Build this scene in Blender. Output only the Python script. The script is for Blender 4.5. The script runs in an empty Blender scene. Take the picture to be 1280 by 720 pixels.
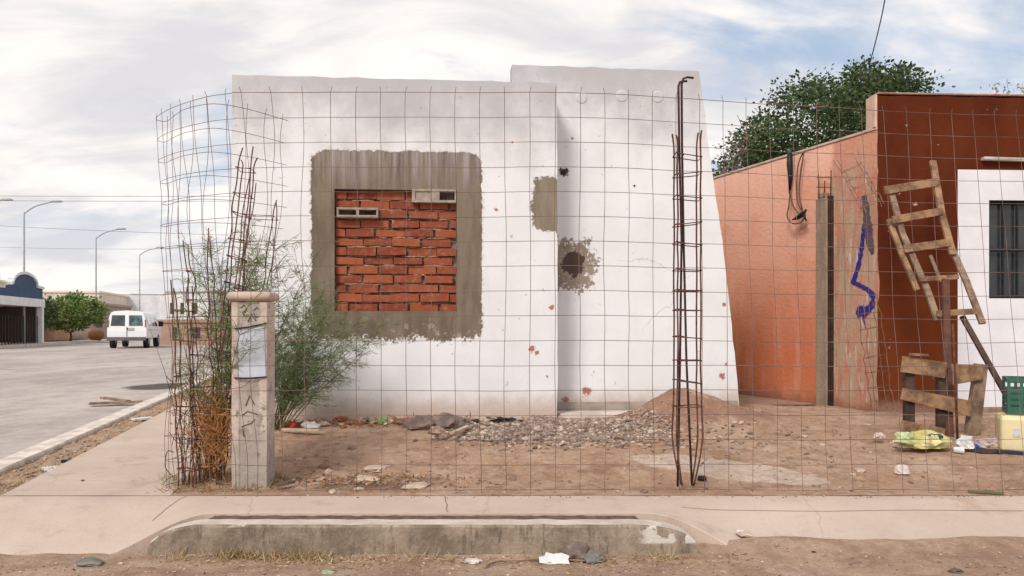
import bpy, bmesh, math, random
from math import sin, cos, pi, radians, sqrt, atan2
from mathutils import Vector, Matrix, noise
random.seed(11)
R = random.Random(5)
scn = bpy.context.scene
col = scn.collection

# ------------------------------------------------------------------ measuring helpers
# camera stands 1.0 m above the sidewalk, looks along +Y, focal length 1000 px of 1280, horizon at row 409
def P(px, py, d):
    return Vector(((px-640)*d/1000, d, 1-(py-409)*d/1000))
def G(px, py, z=0.0):
    return P(px, py, (1-z)*1000/(py-409))
def nz(x, y, z=0, s=1.0):
    return noise.noise(Vector((x*s, y*s, z*s)))
def sm(a, b, t):
    t = max(0.0, min(1.0, (t-a)/(b-a))) if a != b else float(t > a)
    return t*t*(3-2*t)

# ------------------------------------------------------------------ object helpers
def tag(o, label=None, cat=None, group=None, kind=None):
    if label: o['label'] = label
    if cat: o['category'] = cat
    if group: o['group'] = group
    if kind: o['kind'] = kind
    return o
def thing(name, label, cat, loc=(0, 0, 0), group=None, rz=0.0):
    o = bpy.data.objects.new(name, None); col.objects.link(o)
    o.location = loc; o.rotation_euler = (0, 0, rz); o.empty_display_size = .1
    return tag(o, label, cat, group)
def copy_tree(o, parent=None):
    c = o.copy(); col.objects.link(c)
    if parent is not None: c.parent = parent
    for ch in [k for k in ALL if k.parent == o]:
        copy_tree(ch, c)
    return c
ALL = []

class MB:
    """collects geometry for ONE mesh; coordinates are world unless a frame is given"""
    def __init__(self): self.v = []; self.f = []; self.m = []; self.sm = []
    def add(self, vs, fs, mi=0, smooth=False):
        n = len(self.v); self.v += [Vector(p) for p in vs]
        for f in fs:
            self.f.append([n+i for i in f]); self.m.append(mi); self.sm.append(smooth)
        return self
    def box(self, x0, x1, y0, y1, z0, z1, M=None, mi=0):
        vs = [Vector((x, y, z)) for z in (z0, z1) for y in (y0, y1) for x in (x0, x1)]
        if M is not None: vs = [M @ p for p in vs]
        return self.add(vs, [(0,2,3,1), (4,5,7,6), (0,1,5,4), (2,6,7,3), (0,4,6,2), (1,3,7,5)], mi)
    def beam(self, a, b, w, t, up=Vector((0, 1, 0)), mi=0, w2=None):
        """board from a to b: w across, t along 'up' direction"""
        a = Vector(a); b = Vector(b); d = (b-a).normalized()
        s = d.cross(up).normalized(); u = s.cross(d).normalized()
        w2 = w if w2 is None else w2
        vs = []
        for p, ww in ((a, w), (b, w2)):
            for i, j in ((-1,-1), (1,-1), (1,1), (-1,1)):
                vs.append(p+s*ww*.5*i+u*t*.5*j)
        return self.add(vs, [(3,2,1,0), (4,5,6,7), (0,1,5,4), (1,2,6,5), (2,3,7,6), (3,0,4,7)], mi)
    def tube(self, pts, r, n=6, mi=0, cap=True, smooth=True):
        pts = [Vector(p) for p in pts]; k = len(pts)
        if not hasattr(r, '__len__'): r = [r]*k
        d0 = (pts[1]-pts[0]).normalized()
        ref = Vector((0, 0, 1)) if abs(d0.z) < .9 else Vector((1, 0, 0))
        s = d0.cross(ref).normalized(); vs = []
        for i, p in enumerate(pts):
            d = (pts[min(i+1, k-1)]-pts[max(i-1, 0)])
            d = d.normalized() if d.length > 1e-9 else d0
            s = (s-d*s.dot(d)); s = s.normalized() if s.length > 1e-6 else d.orthogonal().normalized()
            u = d.cross(s)
            for j in range(n):
                a = 2*pi*j/n
                vs.append(p+(s*cos(a)+u*sin(a))*r[i])
        fs = [(i*n+j, i*n+(j+1) % n, (i+1)*n+(j+1) % n, (i+1)*n+j) for i in range(k-1) for j in range(n)]
        self.add(vs, fs, mi, smooth)
        if cap:
            b = len(self.v)-len(vs)
            self.f.append([b+j for j in reversed(range(n))]); self.m.append(mi); self.sm.append(False)
            self.f.append([b+(k-1)*n+j for j in range(n)]); self.m.append(mi); self.sm.append(False)
        return self
    def lathe(self, prof, n=16, M=None, mi=0, smooth=True):
        vs = []
        for r, z in prof:
            for j in range(n):
                a = 2*pi*j/n; vs.append(Vector((r*cos(a), r*sin(a), z)))
        if M is not None: vs = [M @ p for p in vs]
        k = len(prof)
        fs = [(i*n+j, i*n+(j+1) % n, (i+1)*n+(j+1) % n, (i+1)*n+j) for i in range(k-1) for j in range(n)]
        fs += [tuple(reversed(range(n))), tuple((k-1)*n+j for j in range(n))]
        return self.add(vs, fs, mi, smooth)
    def prism(self, poly, d, M=None, mi=0):
        """poly of (x,z) points, extruded along y from 0 to d"""
        n = len(poly)
        vs = [Vector((x, 0, z)) for x, z in poly]+[Vector((x, d, z)) for x, z in poly]
        if M is not None: vs = [M @ p for p in vs]
        fs = [tuple(range(n)), tuple(reversed(range(n, 2*n)))]
        fs += [(i, i+n, (i+1) % n+n, (i+1) % n) for i in range(n)]
        return self.add(vs, fs, mi)
    def rock(self, c, r, rng, sq=.7, mi=0, jit=.28, elong=1.0):
        a = rng.random()*6.28; vs = []
        base = [(0,0,1),(0,0,-1)]+[(cos(2*pi*k/5)*.9, sin(2*pi*k/5)*.9, .42) for k in range(5)]+[(cos(2*pi*(k+.5)/5)*.9, sin(2*pi*(k+.5)/5)*.9, -.42) for k in range(5)]
        for x, y, z in base:
            q = 1+rng.uniform(-jit, jit); x *= q*elong; y *= q; z *= q*sq
            vs.append(Vector(c)+Vector((x*cos(a)-y*sin(a), x*sin(a)+y*cos(a), z))*r)
        fs = []
        for k in range(5):
            k1 = (k+1) % 5
            fs += [(0, 2+k, 2+k1), (1, 7+k1, 7+k), (2+k, 7+k, 2+k1), (2+k1, 7+k, 7+k1)]
        return self.add(vs, fs, mi)
    def build(self, name, mats, parent=None, M=None, bevel=0, loc=None):
        """links the mesh. Vertex coordinates are world; origin put at base centre (or parent's frame)."""
        me = bpy.data.meshes.new(name)
        if M is not None:                      # vertices are local to M
            o = bpy.data.objects.new(name, me); o.matrix_world = M; off = Vector((0, 0, 0))
            if parent is not None: o.matrix_parent_inverse = Matrix(); 
        else:
            if parent is None and loc is None:
                xs = [p.x for p in self.v]; ys = [p.y for p in self.v]; zs = [p.z for p in self.v]
                off = Vector(((min(xs)+max(xs))/2, (min(ys)+max(ys))/2, min(zs)))
            elif loc is not None: off = Vector(loc)
            else: off = Vector((0, 0, 0))
            o = bpy.data.objects.new(name, me); o.location = off
        me.from_pydata([tuple(p-off) for p in self.v], [], self.f)
        mats = mats if isinstance(mats, (list, tuple)) else [mats]
        for m in mats: me.materials.append(m)
        for p, mi, s in zip(me.polygons, self.m, self.sm):
            p.material_index = mi; p.use_smooth = s
        me.update(); col.objects.link(o); ALL.append(o)
        if parent is not None:
            o.parent = parent
            if M is None and loc is None:
                pl = bpy.data.objects[parent.name]
                o.matrix_parent_inverse = world_of(pl).inverted()
            elif loc is not None:
                o.matrix_parent_inverse = world_of(parent).inverted()
        if bevel:
            b = o.modifiers.new('b', 'BEVEL'); b.width = bevel; b.segments = 2; b.limit_method = 'ANGLE'
        return o
def world_of(o):
    m = Matrix.LocRotScale(o.location, o.rotation_euler, o.scale)
    if o.parent is not None:
        m = world_of(o.parent) @ o.matrix_parent_inverse @ m
    return m

# ------------------------------------------------------------------ material helpers
class NT:
    def __init__(self, name):
        self.mat = bpy.data.materials.new(name); self.mat.use_nodes = True
        self.t = self.mat.node_tree; self.n = self.t.nodes; self.l = self.t.links
        self.b = self.n['Principled BSDF']; self.tc = self.n.new('ShaderNodeTexCoord')
        self.obj = self.tc.outputs['Object']
    def put(self, sock, v):
        if isinstance(v, bpy.types.NodeSocket): self.l.new(v, sock)
        elif isinstance(v, (tuple, list)) and len(v) == 3 and sock.type == 'RGBA': sock.default_value = (*v, 1)
        else: sock.default_value = v
    def math(self, op, a, b=0.0, c=None, clamp=False):
        n = self.n.new('ShaderNodeMath'); n.operation = op; n.use_clamp = clamp
        self.put(n.inputs[0], a); self.put(n.inputs[1], b)
        if c is not None: self.put(n.inputs[2], c)
        return n.outputs[0]
    def sep(self, v=None):
        n = self.n.new('ShaderNodeSeparateXYZ'); self.put(n.inputs[0], v or self.obj); return n.outputs
    def noise(self, scale, detail=4, rough=.6, vec=None, stretch=None, off=0):
        v = vec or self.obj
        if stretch or off:
            m = self.n.new('ShaderNodeMapping'); self.put(m.inputs[0], v)
            if stretch: m.inputs['Scale'].default_value = stretch
            m.inputs['Location'].default_value = (off, off*.7, off*1.3); v = m.outputs[0]
        n = self.n.new('ShaderNodeTexNoise'); self.put(n.inputs['Vector'], v)
        n.inputs['Scale'].default_value = scale; n.inputs['Detail'].default_value = detail; n.inputs['Roughness'].default_value = rough
        return n.outputs[0]
    def vor(self, scale, feature='F1'):
        n = self.n.new('ShaderNodeTexVoronoi'); n.feature = feature; self.put(n.inputs['Vector'], self.obj)
        n.inputs['Scale'].default_value = scale; return n.outputs['Distance']
    def ramp(self, x, a, b):
        n = self.n.new('ShaderNodeMapRange'); n.interpolation_type = 'SMOOTHSTEP'
        self.put(n.inputs[0], x); n.inputs[1].default_value = a; n.inputs[2].default_value = b
        return n.outputs[0]
    def mix(self, f, a, b, mode='MIX'):
        n = self.n.new('ShaderNodeMix'); n.data_type = 'RGBA'; n.blend_type = mode
        self.put(n.inputs[0], f); self.put(n.inputs[6], a); self.put(n.inputs[7], b)
        return n.outputs[2]
    def bump(self, h, strength=.5, dist=.01):
        n = self.n.new('ShaderNodeBump'); n.inputs['Strength'].default_value = strength
        n.inputs['Distance'].default_value = dist; self.put(n.inputs['Height'], h)
        self.l.new(n.outputs[0], self.b.inputs['Normal'])
    def out(self, colr, rough=.85, spec=.3, metal=0.0):
        self.put(self.b.inputs['Base Color'], colr); self.put(self.b.inputs['Roughness'], rough)
        self.b.inputs['Specular IOR Level'].default_value = spec; self.b.inputs['Metallic'].default_value = metal
        return self.mat

def simple(name, c1, c2=None, scale=6, bump=.3, bs=40, rough=.85, spec=.25, dist=.004, metal=0, stretch=None, lo=.35, hi=.65):
    t = NT(name); c2 = c2 or tuple(x*.72 for x in c1)
    f = t.ramp(t.noise(scale, 6, .65, stretch=stretch), lo, hi)
    if bump: t.bump(t.noise(bs, 5, .6, stretch=stretch), bump, dist)
    return t.out(t.mix(f, c2, c1), rough, spec, metal)

def leafmat(name, c1, c2, tr=.25):
    t = NT(name)
    n = t.n.new('ShaderNodeObjectInfo')
    g = t.n.new('ShaderNodeNewGeometry')
    f = g.outputs['Random Per Island']
    c = t.mix(f, c1, c2)
    t.put(t.b.inputs['Base Color'], c); t.b.inputs['Roughness'].default_value = .6
    t.b.inputs['Specular IOR Level'].default_value = .3
    tl = t.n.new('ShaderNodeBsdfTranslucent'); t.put(tl.inputs[0], c)
    ms = t.n.new('ShaderNodeMixShader'); ms.inputs[0].default_value = tr
    t.l.new(t.b.outputs[0], ms.inputs[1]); t.l.new(tl.outputs[0], ms.inputs[2])
    t.l.new(ms.outputs[0], t.n['Material Output'].inputs[0])
    return t.mat

RUST = simple('rust', (.16, .065, .04), (.07, .03, .025), 25, .4, 120, .9)
RUST2 = simple('rust_dark', (.085, .04, .032), (.04, .022, .02), 25, .4, 120, .9)
WIREM = simple('wire_rust', (.25, .155, .125), (.12, .075, .065), 3, 0, rough=.8)
CONC = simple('concrete', (.42, .38, .33), (.27, .24, .21), 5, .5, 60)
CONCD = simple('concrete_grey', (.24, .215, .18), (.13, .12, .10), 6, .6, 60)
WOOD = simple('weathered_wood', (.36, .215, .12), (.14, .08, .048), 9, .5, 30, stretch=(1, 1, 1))
WOODG = simple('grey_wood', (.31, .215, .145), (.14, .09, .06), 8, .5, 30)
BLACK = simple('black_plastic', (.018, .017, .018), (.01, .01, .01), 20, .2, 40, .5)

# ------------------------------------------------------------------ world, sun, camera
w = bpy.data.worlds.new('World'); scn.world = w; w.use_nodes = True
nt = w.node_tree; nd = nt.nodes; lk = nt.links
bg = nd['Background']; bg.inputs['Strength'].default_value = .085
SUN_DIR = Vector((-.34, -.66, .74)).normalized()
sky = nd.new('ShaderNodeTexSky'); sky.sky_type = 'NISHITA'; sky.sun_disc = False
sky.sun_elevation = math.asin(SUN_DIR.z); sky.sun_rotation = atan2(SUN_DIR.x, SUN_DIR.y)
sky.air_density = 1.0; sky.dust_density = 1.2
tc = nd.new('ShaderNodeTexCoord')
sp = nd.new('ShaderNodeSeparateXYZ'); lk.new(tc.outputs['Generated'], sp.inputs[0])
def wm(op, a, b, c=None, clamp=False):
    n = nd.new('ShaderNodeMath'); n.operation = op; n.use_clamp = clamp
    for i, v in enumerate((a, b, c)):
        if v is None: continue
        if isinstance(v, bpy.types.NodeSocket): lk.new(v, n.inputs[i])
        else: n.inputs[i].default_value = v
    return n.outputs[0]
zz = wm('ADD', wm('MAXIMUM', sp.outputs[2], 0.0), .24)
cmb = nd.new('ShaderNodeCombineXYZ')
lk.new(wm('DIVIDE', sp.outputs[0], zz), cmb.inputs[0]); lk.new(wm('DIVIDE', sp.outputs[1], zz), cmb.inputs[1])
def wnoise(scale, stretch, off, detail=6, rough=.55, dist=.3, rot=0):
    m = nd.new('ShaderNodeMapping'); lk.new(cmb.outputs[0], m.inputs[0])
    m.inputs['Scale'].default_value = stretch; m.inputs['Location'].default_value = off; m.inputs['Rotation'].default_value = (0, 0, rot)
    n = nd.new('ShaderNodeTexNoise'); lk.new(m.outputs[0], n.inputs['Vector'])
    n.inputs['Scale'].default_value = scale; n.inputs['Detail'].default_value = detail
    n.inputs['Roughness'].default_value = rough; n.inputs['Distortion'].default_value = dist
    return n.outputs[0]
def wr(x, a, b, c=0.0, d=1.0):
    n = nd.new('ShaderNodeMapRange'); n.interpolation_type = 'SMOOTHSTEP'; lk.new(x, n.inputs[0])
    for i, v in enumerate((a, b, c, d)): n.inputs[i+1].default_value = v
    return n.outputs[0]
n1 = wnoise(1.35, (.7, 1.2, 1), (3.1, 1.7, 0), rot=.25)
n2 = wnoise(3.4, (.7, 1.3, 1), (8.2, 4.4, 0), rot=.1, dist=.6)
cover = wm('ADD', wm('MULTIPLY', n1, .7), wm('MULTIPLY', n2, .3))
# more blue to the right (east) and up, nearly closed near the horizon
side = wm('MULTIPLY', wr(sp.outputs[0], -.15, .5), wr(sp.outputs[2], .12, .34))
cover = wm('SUBTRACT', cover, wm('MULTIPLY', side, .012))
mask = wm('MAXIMUM', wr(cover, .39, .54), wr(sp.outputs[2], .26, .02))
shade = wr(wnoise(2.4, (.7, 1.25, 1), (1.3, 9.4, 0), rot=.3, dist=.5, detail=8), .36, .62)
mx = nd.new('ShaderNodeMix'); mx.data_type = 'RGBA'; lk.new(shade, mx.inputs[0])
mx.inputs[6].default_value = (7.1, 6.95, 7.2, 1); mx.inputs[7].default_value = (9.9, 9.4, 8.95, 1)
m2 = nd.new('ShaderNodeMix'); m2.data_type = 'RGBA'; lk.new(mask, m2.inputs[0])
hz = nd.new('ShaderNodeMix'); hz.data_type = 'RGBA'; hz.inputs[0].default_value = .6
lk.new(sky.outputs[0], hz.inputs[6]); hz.inputs[7].default_value = (5.6, 6.7, 8.3, 1)
lk.new(hz.outputs[2], m2.inputs[6]); lk.new(mx.outputs[2], m2.inputs[7])
lk.new(m2.outputs[2], bg.inputs['Color'])

sl = bpy.data.lights.new('sun', 'SUN'); sl.energy = 2.3; sl.angle = radians(17); sl.color = (1, .95, .885)
so = bpy.data.objects.new('sun', sl); col.objects.link(so)
so.rotation_euler = SUN_DIR.to_track_quat('Z', 'Y').to_euler(); so.location = (-5, -5, 8)
cam = bpy.data.cameras.new('camera'); cam.sensor_width = 36; cam.lens = 1000/1280*36
cam.shift_y = (409-360)/1280; cam.clip_end = 2000; cam.clip_start = .05
co = bpy.data.objects.new('camera', cam); col.objects.link(co)
co.location = (0, 0, 1.0); co.rotation_euler = (pi/2, 0, 0); scn.camera = co
scn.view_settings.view_transform = 'Standard'; scn.view_settings.look = 'None'
scn.view_settings.exposure = 0.36; scn.view_settings.gamma = 1
scn.cycles.max_bounces = 6; scn.cycles.use_denoising = True

# ------------------------------------------------------------------ ground
def earth(name, c1, c2, c3, s=1.0, dist=.012, pinks=None):
    t = NT(name)
    a = t.ramp(t.noise(.9*s, 6, .6), .35, .65)
    b = t.ramp(t.noise(5*s, 6, .7, off=3), .42, .68)
    g = t.ramp(t.noise(55, 3, .6, off=7), .58, .72)
    g2 = t.ramp(t.noise(40, 3, .6, off=17), .62, .72)
    c = t.mix(a, c1, c2); c = t.mix(b, c, c3)
    tr_ = t.ramp(t.noise(1.6, 6, .65, stretch=(.35, 2.2, 1), off=12), .5, .72); c = t.mix(t.math('MULTIPLY', tr_, .6), c, tuple(x*.68 for x in c1))
    lp = t.ramp(t.noise(2.9, 7, .75, off=33), .5, .62); c = t.mix(t.math('MULTIPLY', lp, .5), c, (.58, .44, .345))
    c = t.mix(t.math('MULTIPLY', g, .45), c, tuple(x*.45 for x in c1))
    c = t.mix(t.math('MULTIPLY', g2, .5), c, tuple(min(.75, x*1.6) for x in c1))
    fn = t.ramp(t.noise(26, 6, .75, off=27), .42, .62); c = t.mix(t.math('MULTIPLY', fn, .35), c, tuple(x*.6 for x in c1))
    h = t.math('ADD', t.noise(18, 7, .75), t.math('MULTIPLY', t.noise(100, 4, .7), .6))
    t.bump(h, 1.0, dist*1.5)
    return t.out(c, 1.0, .05)
DIRT = earth('lot_dirt', (.42, .275, .19), (.48, .33, .24), (.33, .21, .145))
DIRT2 = earth('street_dirt', (.42, .275, .19), (.50, .35, .25), (.31, .20, .14))
MOUND = earth('mound_dirt', (.37, .225, .15), (.42, .27, .19), (.28, .17, .115), dist=.02)
def walkmat(name, c1, c2):
    t = NT(name)
    a = t.ramp(t.noise(1.1, 7, .65), .3, .7); b = t.ramp(t.noise(9, 5, .7, off=4), .5, .75)
    d = t.ramp(t.noise(2.2, 6, .7, off=9), .55, .7)
    c = t.mix(a, c1, c2); c = t.mix(t.math('MULTIPLY', b, .35), c, tuple(x*.75 for x in c1))
    c = t.mix(t.math('MULTIPLY', d, .75), c, (.38, .27, .20))
    w2_ = t.ramp(t.noise(4.5, 7, .78, off=19), .54, .68); c = t.mix(t.math('MULTIPLY', w2_, .4), c, (.34, .26, .205))
    s = t.ramp(t.noise(90, 2, .5), .62, .7)
    c = t.mix(t.math('MULTIPLY', s, .3), c, (.2, .16, .13))
    # hairline cracks
    v = t.n.new('ShaderNodeTexVoronoi'); v.feature = 'DISTANCE_TO_EDGE'; v.inputs['Scale'].default_value = .55
    mv = t.n.new('ShaderNodeMix'); mv.data_type = 'VECTOR'
    nn = t.n.new('ShaderNodeTexNoise'); nn.inputs['Scale'].default_value = 3; t.l.new(t.obj, nn.inputs['Vector'])
    mv.inputs[0].default_value = .12; t.l.new(t.obj, mv.inputs[4]); t.l.new(nn.outputs['Color'], mv.inputs[5])
    t.l.new(mv.outputs[1], v.inputs['Vector'])
    cr = t.ramp(v.outputs['Distance'], .004, 0.0)
    c = t.mix(t.math('MULTIPLY', cr, .25), c, (.2, .15, .12))
    t.bump(t.noise(60, 5, .65), .35, .004)
    return t.out(c, .9, .2)
WALK = walkmat('sidewalk_concrete', (.53, .42, .345), (.46, .355, .285))
def roadmat():
    t = NT('worn_asphalt')
    a = t.ramp(t.noise(.35, 7, .65, stretch=(1, .4, 1)), .35, .65)
    b = t.ramp(t.noise(2.2, 6, .7, off=4), .45, .75)
    c = t.mix(a, (.35, .30, .27), (.49, .42, .375)); c = t.mix(t.math('MULTIPLY', b, .6), c, (.27, .225, .20))
    d2 = t.ramp(t.noise(.8, 8, .75, off=8, stretch=(1.6, .6, 1)), .48, .62); c = t.mix(t.math('MULTIPLY', d2, .45), c, (.24, .20, .175))
    sp2 = t.ramp(t.noise(7, 6, .8, off=15), .52, .64); c = t.mix(t.math('MULTIPLY', sp2, .35), c, (.62, .53, .47))
    # sand drifted over it at the near end
    s = t.ramp(t.math('ADD', t.sep()[1], t.math('MULTIPLY', t.noise(1.3, 5, .6, off=2), 2.0)), 8.4, 6.4)
    c = t.mix(t.math('MULTIPLY', s, .75), c, (.43, .33, .27))
    # dark oily patch by the kerb
    x, y, z = t.sep()
    dx = t.math('DIVIDE', t.math('SUBTRACT', x, -6.75), .75); dy = t.math('DIVIDE', t.math('SUBTRACT', y, 15.6), 1.0)
    r = t.math('ADD', t.math('ADD', t.math('MULTIPLY', dx, dx), t.math('MULTIPLY', dy, dy)), t.math('MULTIPLY', t.noise(1.5, 4, .6), 1.0))
    c = t.mix(t.ramp(r, 1.6, 1.1), c, (.09, .075, .07))
    t.bump(t.math('ADD', t.noise(60, 5, .65), t.noise(4, 5, .7)), .6, .012)
    return t.out(c, .9, .2)
ROAD = roadmat()
SHEAR = .23
def kx(y): return -3.46-SHEAR*(y-4.9)     # side-street kerb line (road side)

def grid(name, xs, ys, fz, mat, xf=None, label=None):
    m = MB(); nx = len(xs); ny = len(ys); vs = []
    for y in ys:
        for x in xs:
            X = x if xf is None else xf(x, y); vs.append((X, y, fz(X, y)))
    m.add(vs, [(j*nx+i, j*nx+i+1, (j+1)*nx+i+1, (j+1)*nx+i) for j in range(ny-1) for i in range(nx-1)], 0, True)
    o = m.build(name, mat, loc=(0, 0, 0)); tag(o, kind='structure'); return o
def fr(a, b, st):
    n = max(1, int(round((b-a)/st))); return [a+(b-a)*i/n for i in range(n+1)]

# one big sheet to the horizon
grid('ground', [-900, -60, 60, 900], [-60, -5, 3.0, 60, 900], lambda x, y: -.175, DIRT2)
def street_z(x, y):
    r = -.150+.010*nz(x, y, 0, 2.2)+.006*nz(x, y, 3, 7)
    # ruts along the street and a bank of dirt against the kerb
    r += .022*sm(4.0, 4.09, y)*sm(-1.9, -1.6, x)+.010*sin(y*9+nz(x, y, 5, .7)*3)*.6
    r += .06*sm(.9, 1.5, x)*sm(3.72, 4.15, y)*(.6+.4*nz(x, y, 9, 2))
    return r
grid('street', fr(-9, 9, .045), fr(2.2, 4.16, .04), street_z, DIRT2)
# side street, running away to the upper left
grid('road', [0, 1], [4.02, 4.6, 5.5, 8, 12, 20, 40, 80, 160], lambda x, y: -.152,
     ROAD, xf=lambda x, y: kx(y)-16.2+x*16.25)
# sidewalk along the front
def ramp_f(x): return max(sm(-1.60, -2.08, x), sm(.72, 1.25, x))
def walk_z(x, y):
    r = ramp_f(x); z = -.158*r*max(0, min(1, (4.66-y)/(4.66-4.04)))**1.15
    return z+.0025*nz(x, y, 0, 3)
def walk():
    m = MB(); xs = fr(-7, 7, .05); ys = fr(4.0, 4.745, .0355)
    nx = len(xs); vs = []
    for j, y in enumerate(ys):
        for x in xs:
            yy = y; r = ramp_f(x)
            y0 = 4.30+(4.045+.012*nz(x, 0, 0, 4)-4.30)*r
            yy = y0+(y-4.0)*(4.745-y0)/.745
            vs.append((x, yy, walk_z(x, yy)))
    m.add(vs, [(j*nx+i, j*nx+i+1, (j+1)*nx+i+1, (j+1)*nx+i) for j in range(len(ys)-1) for i in range(nx-1)], 0, True)
    # front lip
    n0 = len(m.v); lip = [(v.x, v.y-.004, v.z-.09) for v in m.v[:nx]]
    m.add(lip, [])
    for i in range(nx-1):
        m.f.append([n0+i, n0+i+1, i+1, i]); m.m.append(0); m.sm.append(False)
    o = m.build('sidewalk', WALK, loc=(0, 0, 0)); tag(o, kind='structure')
walk()
# joints: thin dark strips 3 mm proud reading as the gaps between slabs
JOINT = simple('joint_dirt', (.27, .205, .165), (.18, .13, .10), 30, 0)
m = MB()
def joint(pts, wd=.008):
    for a, b in zip(pts[:-1], pts[1:]):
        a = Vector(a); b = Vector(b); s = (b-a).cross(Vector((0, 0, 1))).normalized()*wd/2
        m.add([a-s, a+s, b+s, b-s], [(0, 1, 2, 3)])
def onwalk(x, y): return (x, y, walk_z(x, y)+.003)
joint([onwalk(-1.93+.45*(4.7-y)*-.2+.008*nz(y, 2, 0, 9), y) for y in fr(4.36, 4.74, .05)], .004)
joint([onwalk(-.345+.008*nz(y, 7, 0, 9)-(y-4.3)*.12, y) for y in fr(4.32, 4.74, .05)], .005)
joint([onwalk(x, 4.50+.008*nz(x, 4, 0, 2)) for x in fr(.95, 4.6, .1)], .005)
o = m.build('sidewalk_joints', JOINT, loc=(0, 0, 0)); tag(o, kind='structure')
# sidewalk along the side street
grid('side_sidewalk', fr(-1.0, 0, .125), fr(4.738, 70, .6), lambda x, y: .0032, WALK,
     xf=lambda x, y: -2.04+x-SHEAR*(y-4.8))
grid('kerb_dirt_strip', fr(0, 1, .1), fr(4.75, 40, .12), lambda x, y: -.035+.02*nz(x, y, 2, 4)+.012*nz(x, y, 5, 14), DIRT2,
     xf=lambda x, y: kx(y)-.01+x*(-3.0-SHEAR*(y-4.8)-kx(y)))
# side kerb
KERB = simple('painted_kerb', (.70, .62, .54), (.48, .40, .34), 7, .5, 50)
m = MB(); ys = fr(4.78, 60, .35)
prof = [(-.19, -.17), (-.17, -.02), (-.145, .004), (.035, .004), (.045, -.01), (.045, -.17)]
vs = []
for y in ys:
    for a, z in prof: vs.append((kx(y)+a+.006*nz(y, 1, 0, 2), y, z+(.005*nz(y, 3, a*20, 3) if z > -.1 else 0)))
n = len(prof)
m.add(vs, [(j*n+i, j*n+i+1, (j+1)*n+i+1, (j+1)*n+i) for j in range(len(ys)-1) for i in range(n-1)]+[(5, 4, 3, 2, 1, 0)])
tag(m.build('side_kerb', KERB, loc=(0, 0, 0)), kind='structure')
# front kerb: pale worn top, dirty face, both ends ramped down
def kerbmat():
    t = NT('front_kerb_paint'); x, y, z = t.sep()
    c = t.mix(t.ramp(t.noise(5, 6, .7), .3, .7), (.62, .54, .46), (.45, .37, .31))
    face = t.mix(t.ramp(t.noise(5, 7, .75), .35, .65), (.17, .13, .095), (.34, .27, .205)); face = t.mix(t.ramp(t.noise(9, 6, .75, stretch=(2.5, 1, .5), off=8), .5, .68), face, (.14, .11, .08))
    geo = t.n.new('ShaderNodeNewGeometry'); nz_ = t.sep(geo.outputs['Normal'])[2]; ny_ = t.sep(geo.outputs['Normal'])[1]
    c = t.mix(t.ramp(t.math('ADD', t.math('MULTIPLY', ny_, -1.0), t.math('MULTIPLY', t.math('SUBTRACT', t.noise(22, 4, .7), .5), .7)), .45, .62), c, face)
    wp = t.math('MULTIPLY', t.ramp(x, .62, .70), t.ramp(t.noise(9, 4, .6, off=5), .46, .5))
    wp = t.math('MULTIPLY', wp, t.ramp(z, -.10, -.085))
    c = t.mix(wp, c, (.58, .53, .46))
    t.bump(t.noise(45, 6, .7), .8, .01)
    return t.out(c, .92, .15)
m = MB(); xs = fr(-1.86, .96, .03); prof = [(4.035, -.19), (4.045, -.06), (4.05, -.014), (4.062, -.002), (4.165, .0), (4.178, -.012), (4.18, -.19)]
vs = []
for x in xs:
    e = max(0, min(1, (x+1.86)/.30)); e2 = max(0, min(1, (.96-x)/.32)); k = min(e, e2); k = sqrt(max(0, 1-(1-k)**2))
    for a, z in prof:
        zz_ = z*1.0 if z < -.15 else (z-.14*(1-k)+.004*nz(x, z*9, 1, 9))
        yb = a+.006*nz(x, z*5, 0, 6)+.10*sm(-1.62, -1.86, x)*0
        vs.append((x, yb, zz_))
n = len(prof)
m.add(vs, [(j*n+i, (j+1)*n+i, (j+1)*n+i+1, j*n+i+1) for j in range(len(xs)-1) for i in range(n-1)], 0, False)
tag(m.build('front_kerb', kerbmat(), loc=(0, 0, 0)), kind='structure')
m = MB(); vs = []; xs = fr(-1.72, .78, .04)
for x in xs:
    for f, y in enumerate((4.17, 4.20, 4.23, 4.26, 4.29, 4.315)): vs.append((x, y+.004*nz(x, f, 0, 9), -.012+.006*nz(x, y, 0, 20)-.14*(1-min(sm(-1.72, -1.6, x), sm(.78, .66, x)))))
m.add(vs, [(i*6+j, i*6+6+j, i*6+7+j, i*6+j+1) for i in range(len(xs)-1) for j in range(5)], 0, True)
tag(m.build('kerb_gap_dirt', simple('gap_dirt', (.17, .105, .08), (.085, .05, .04), 20), loc=(0, 0, 0)), kind='structure')

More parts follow.
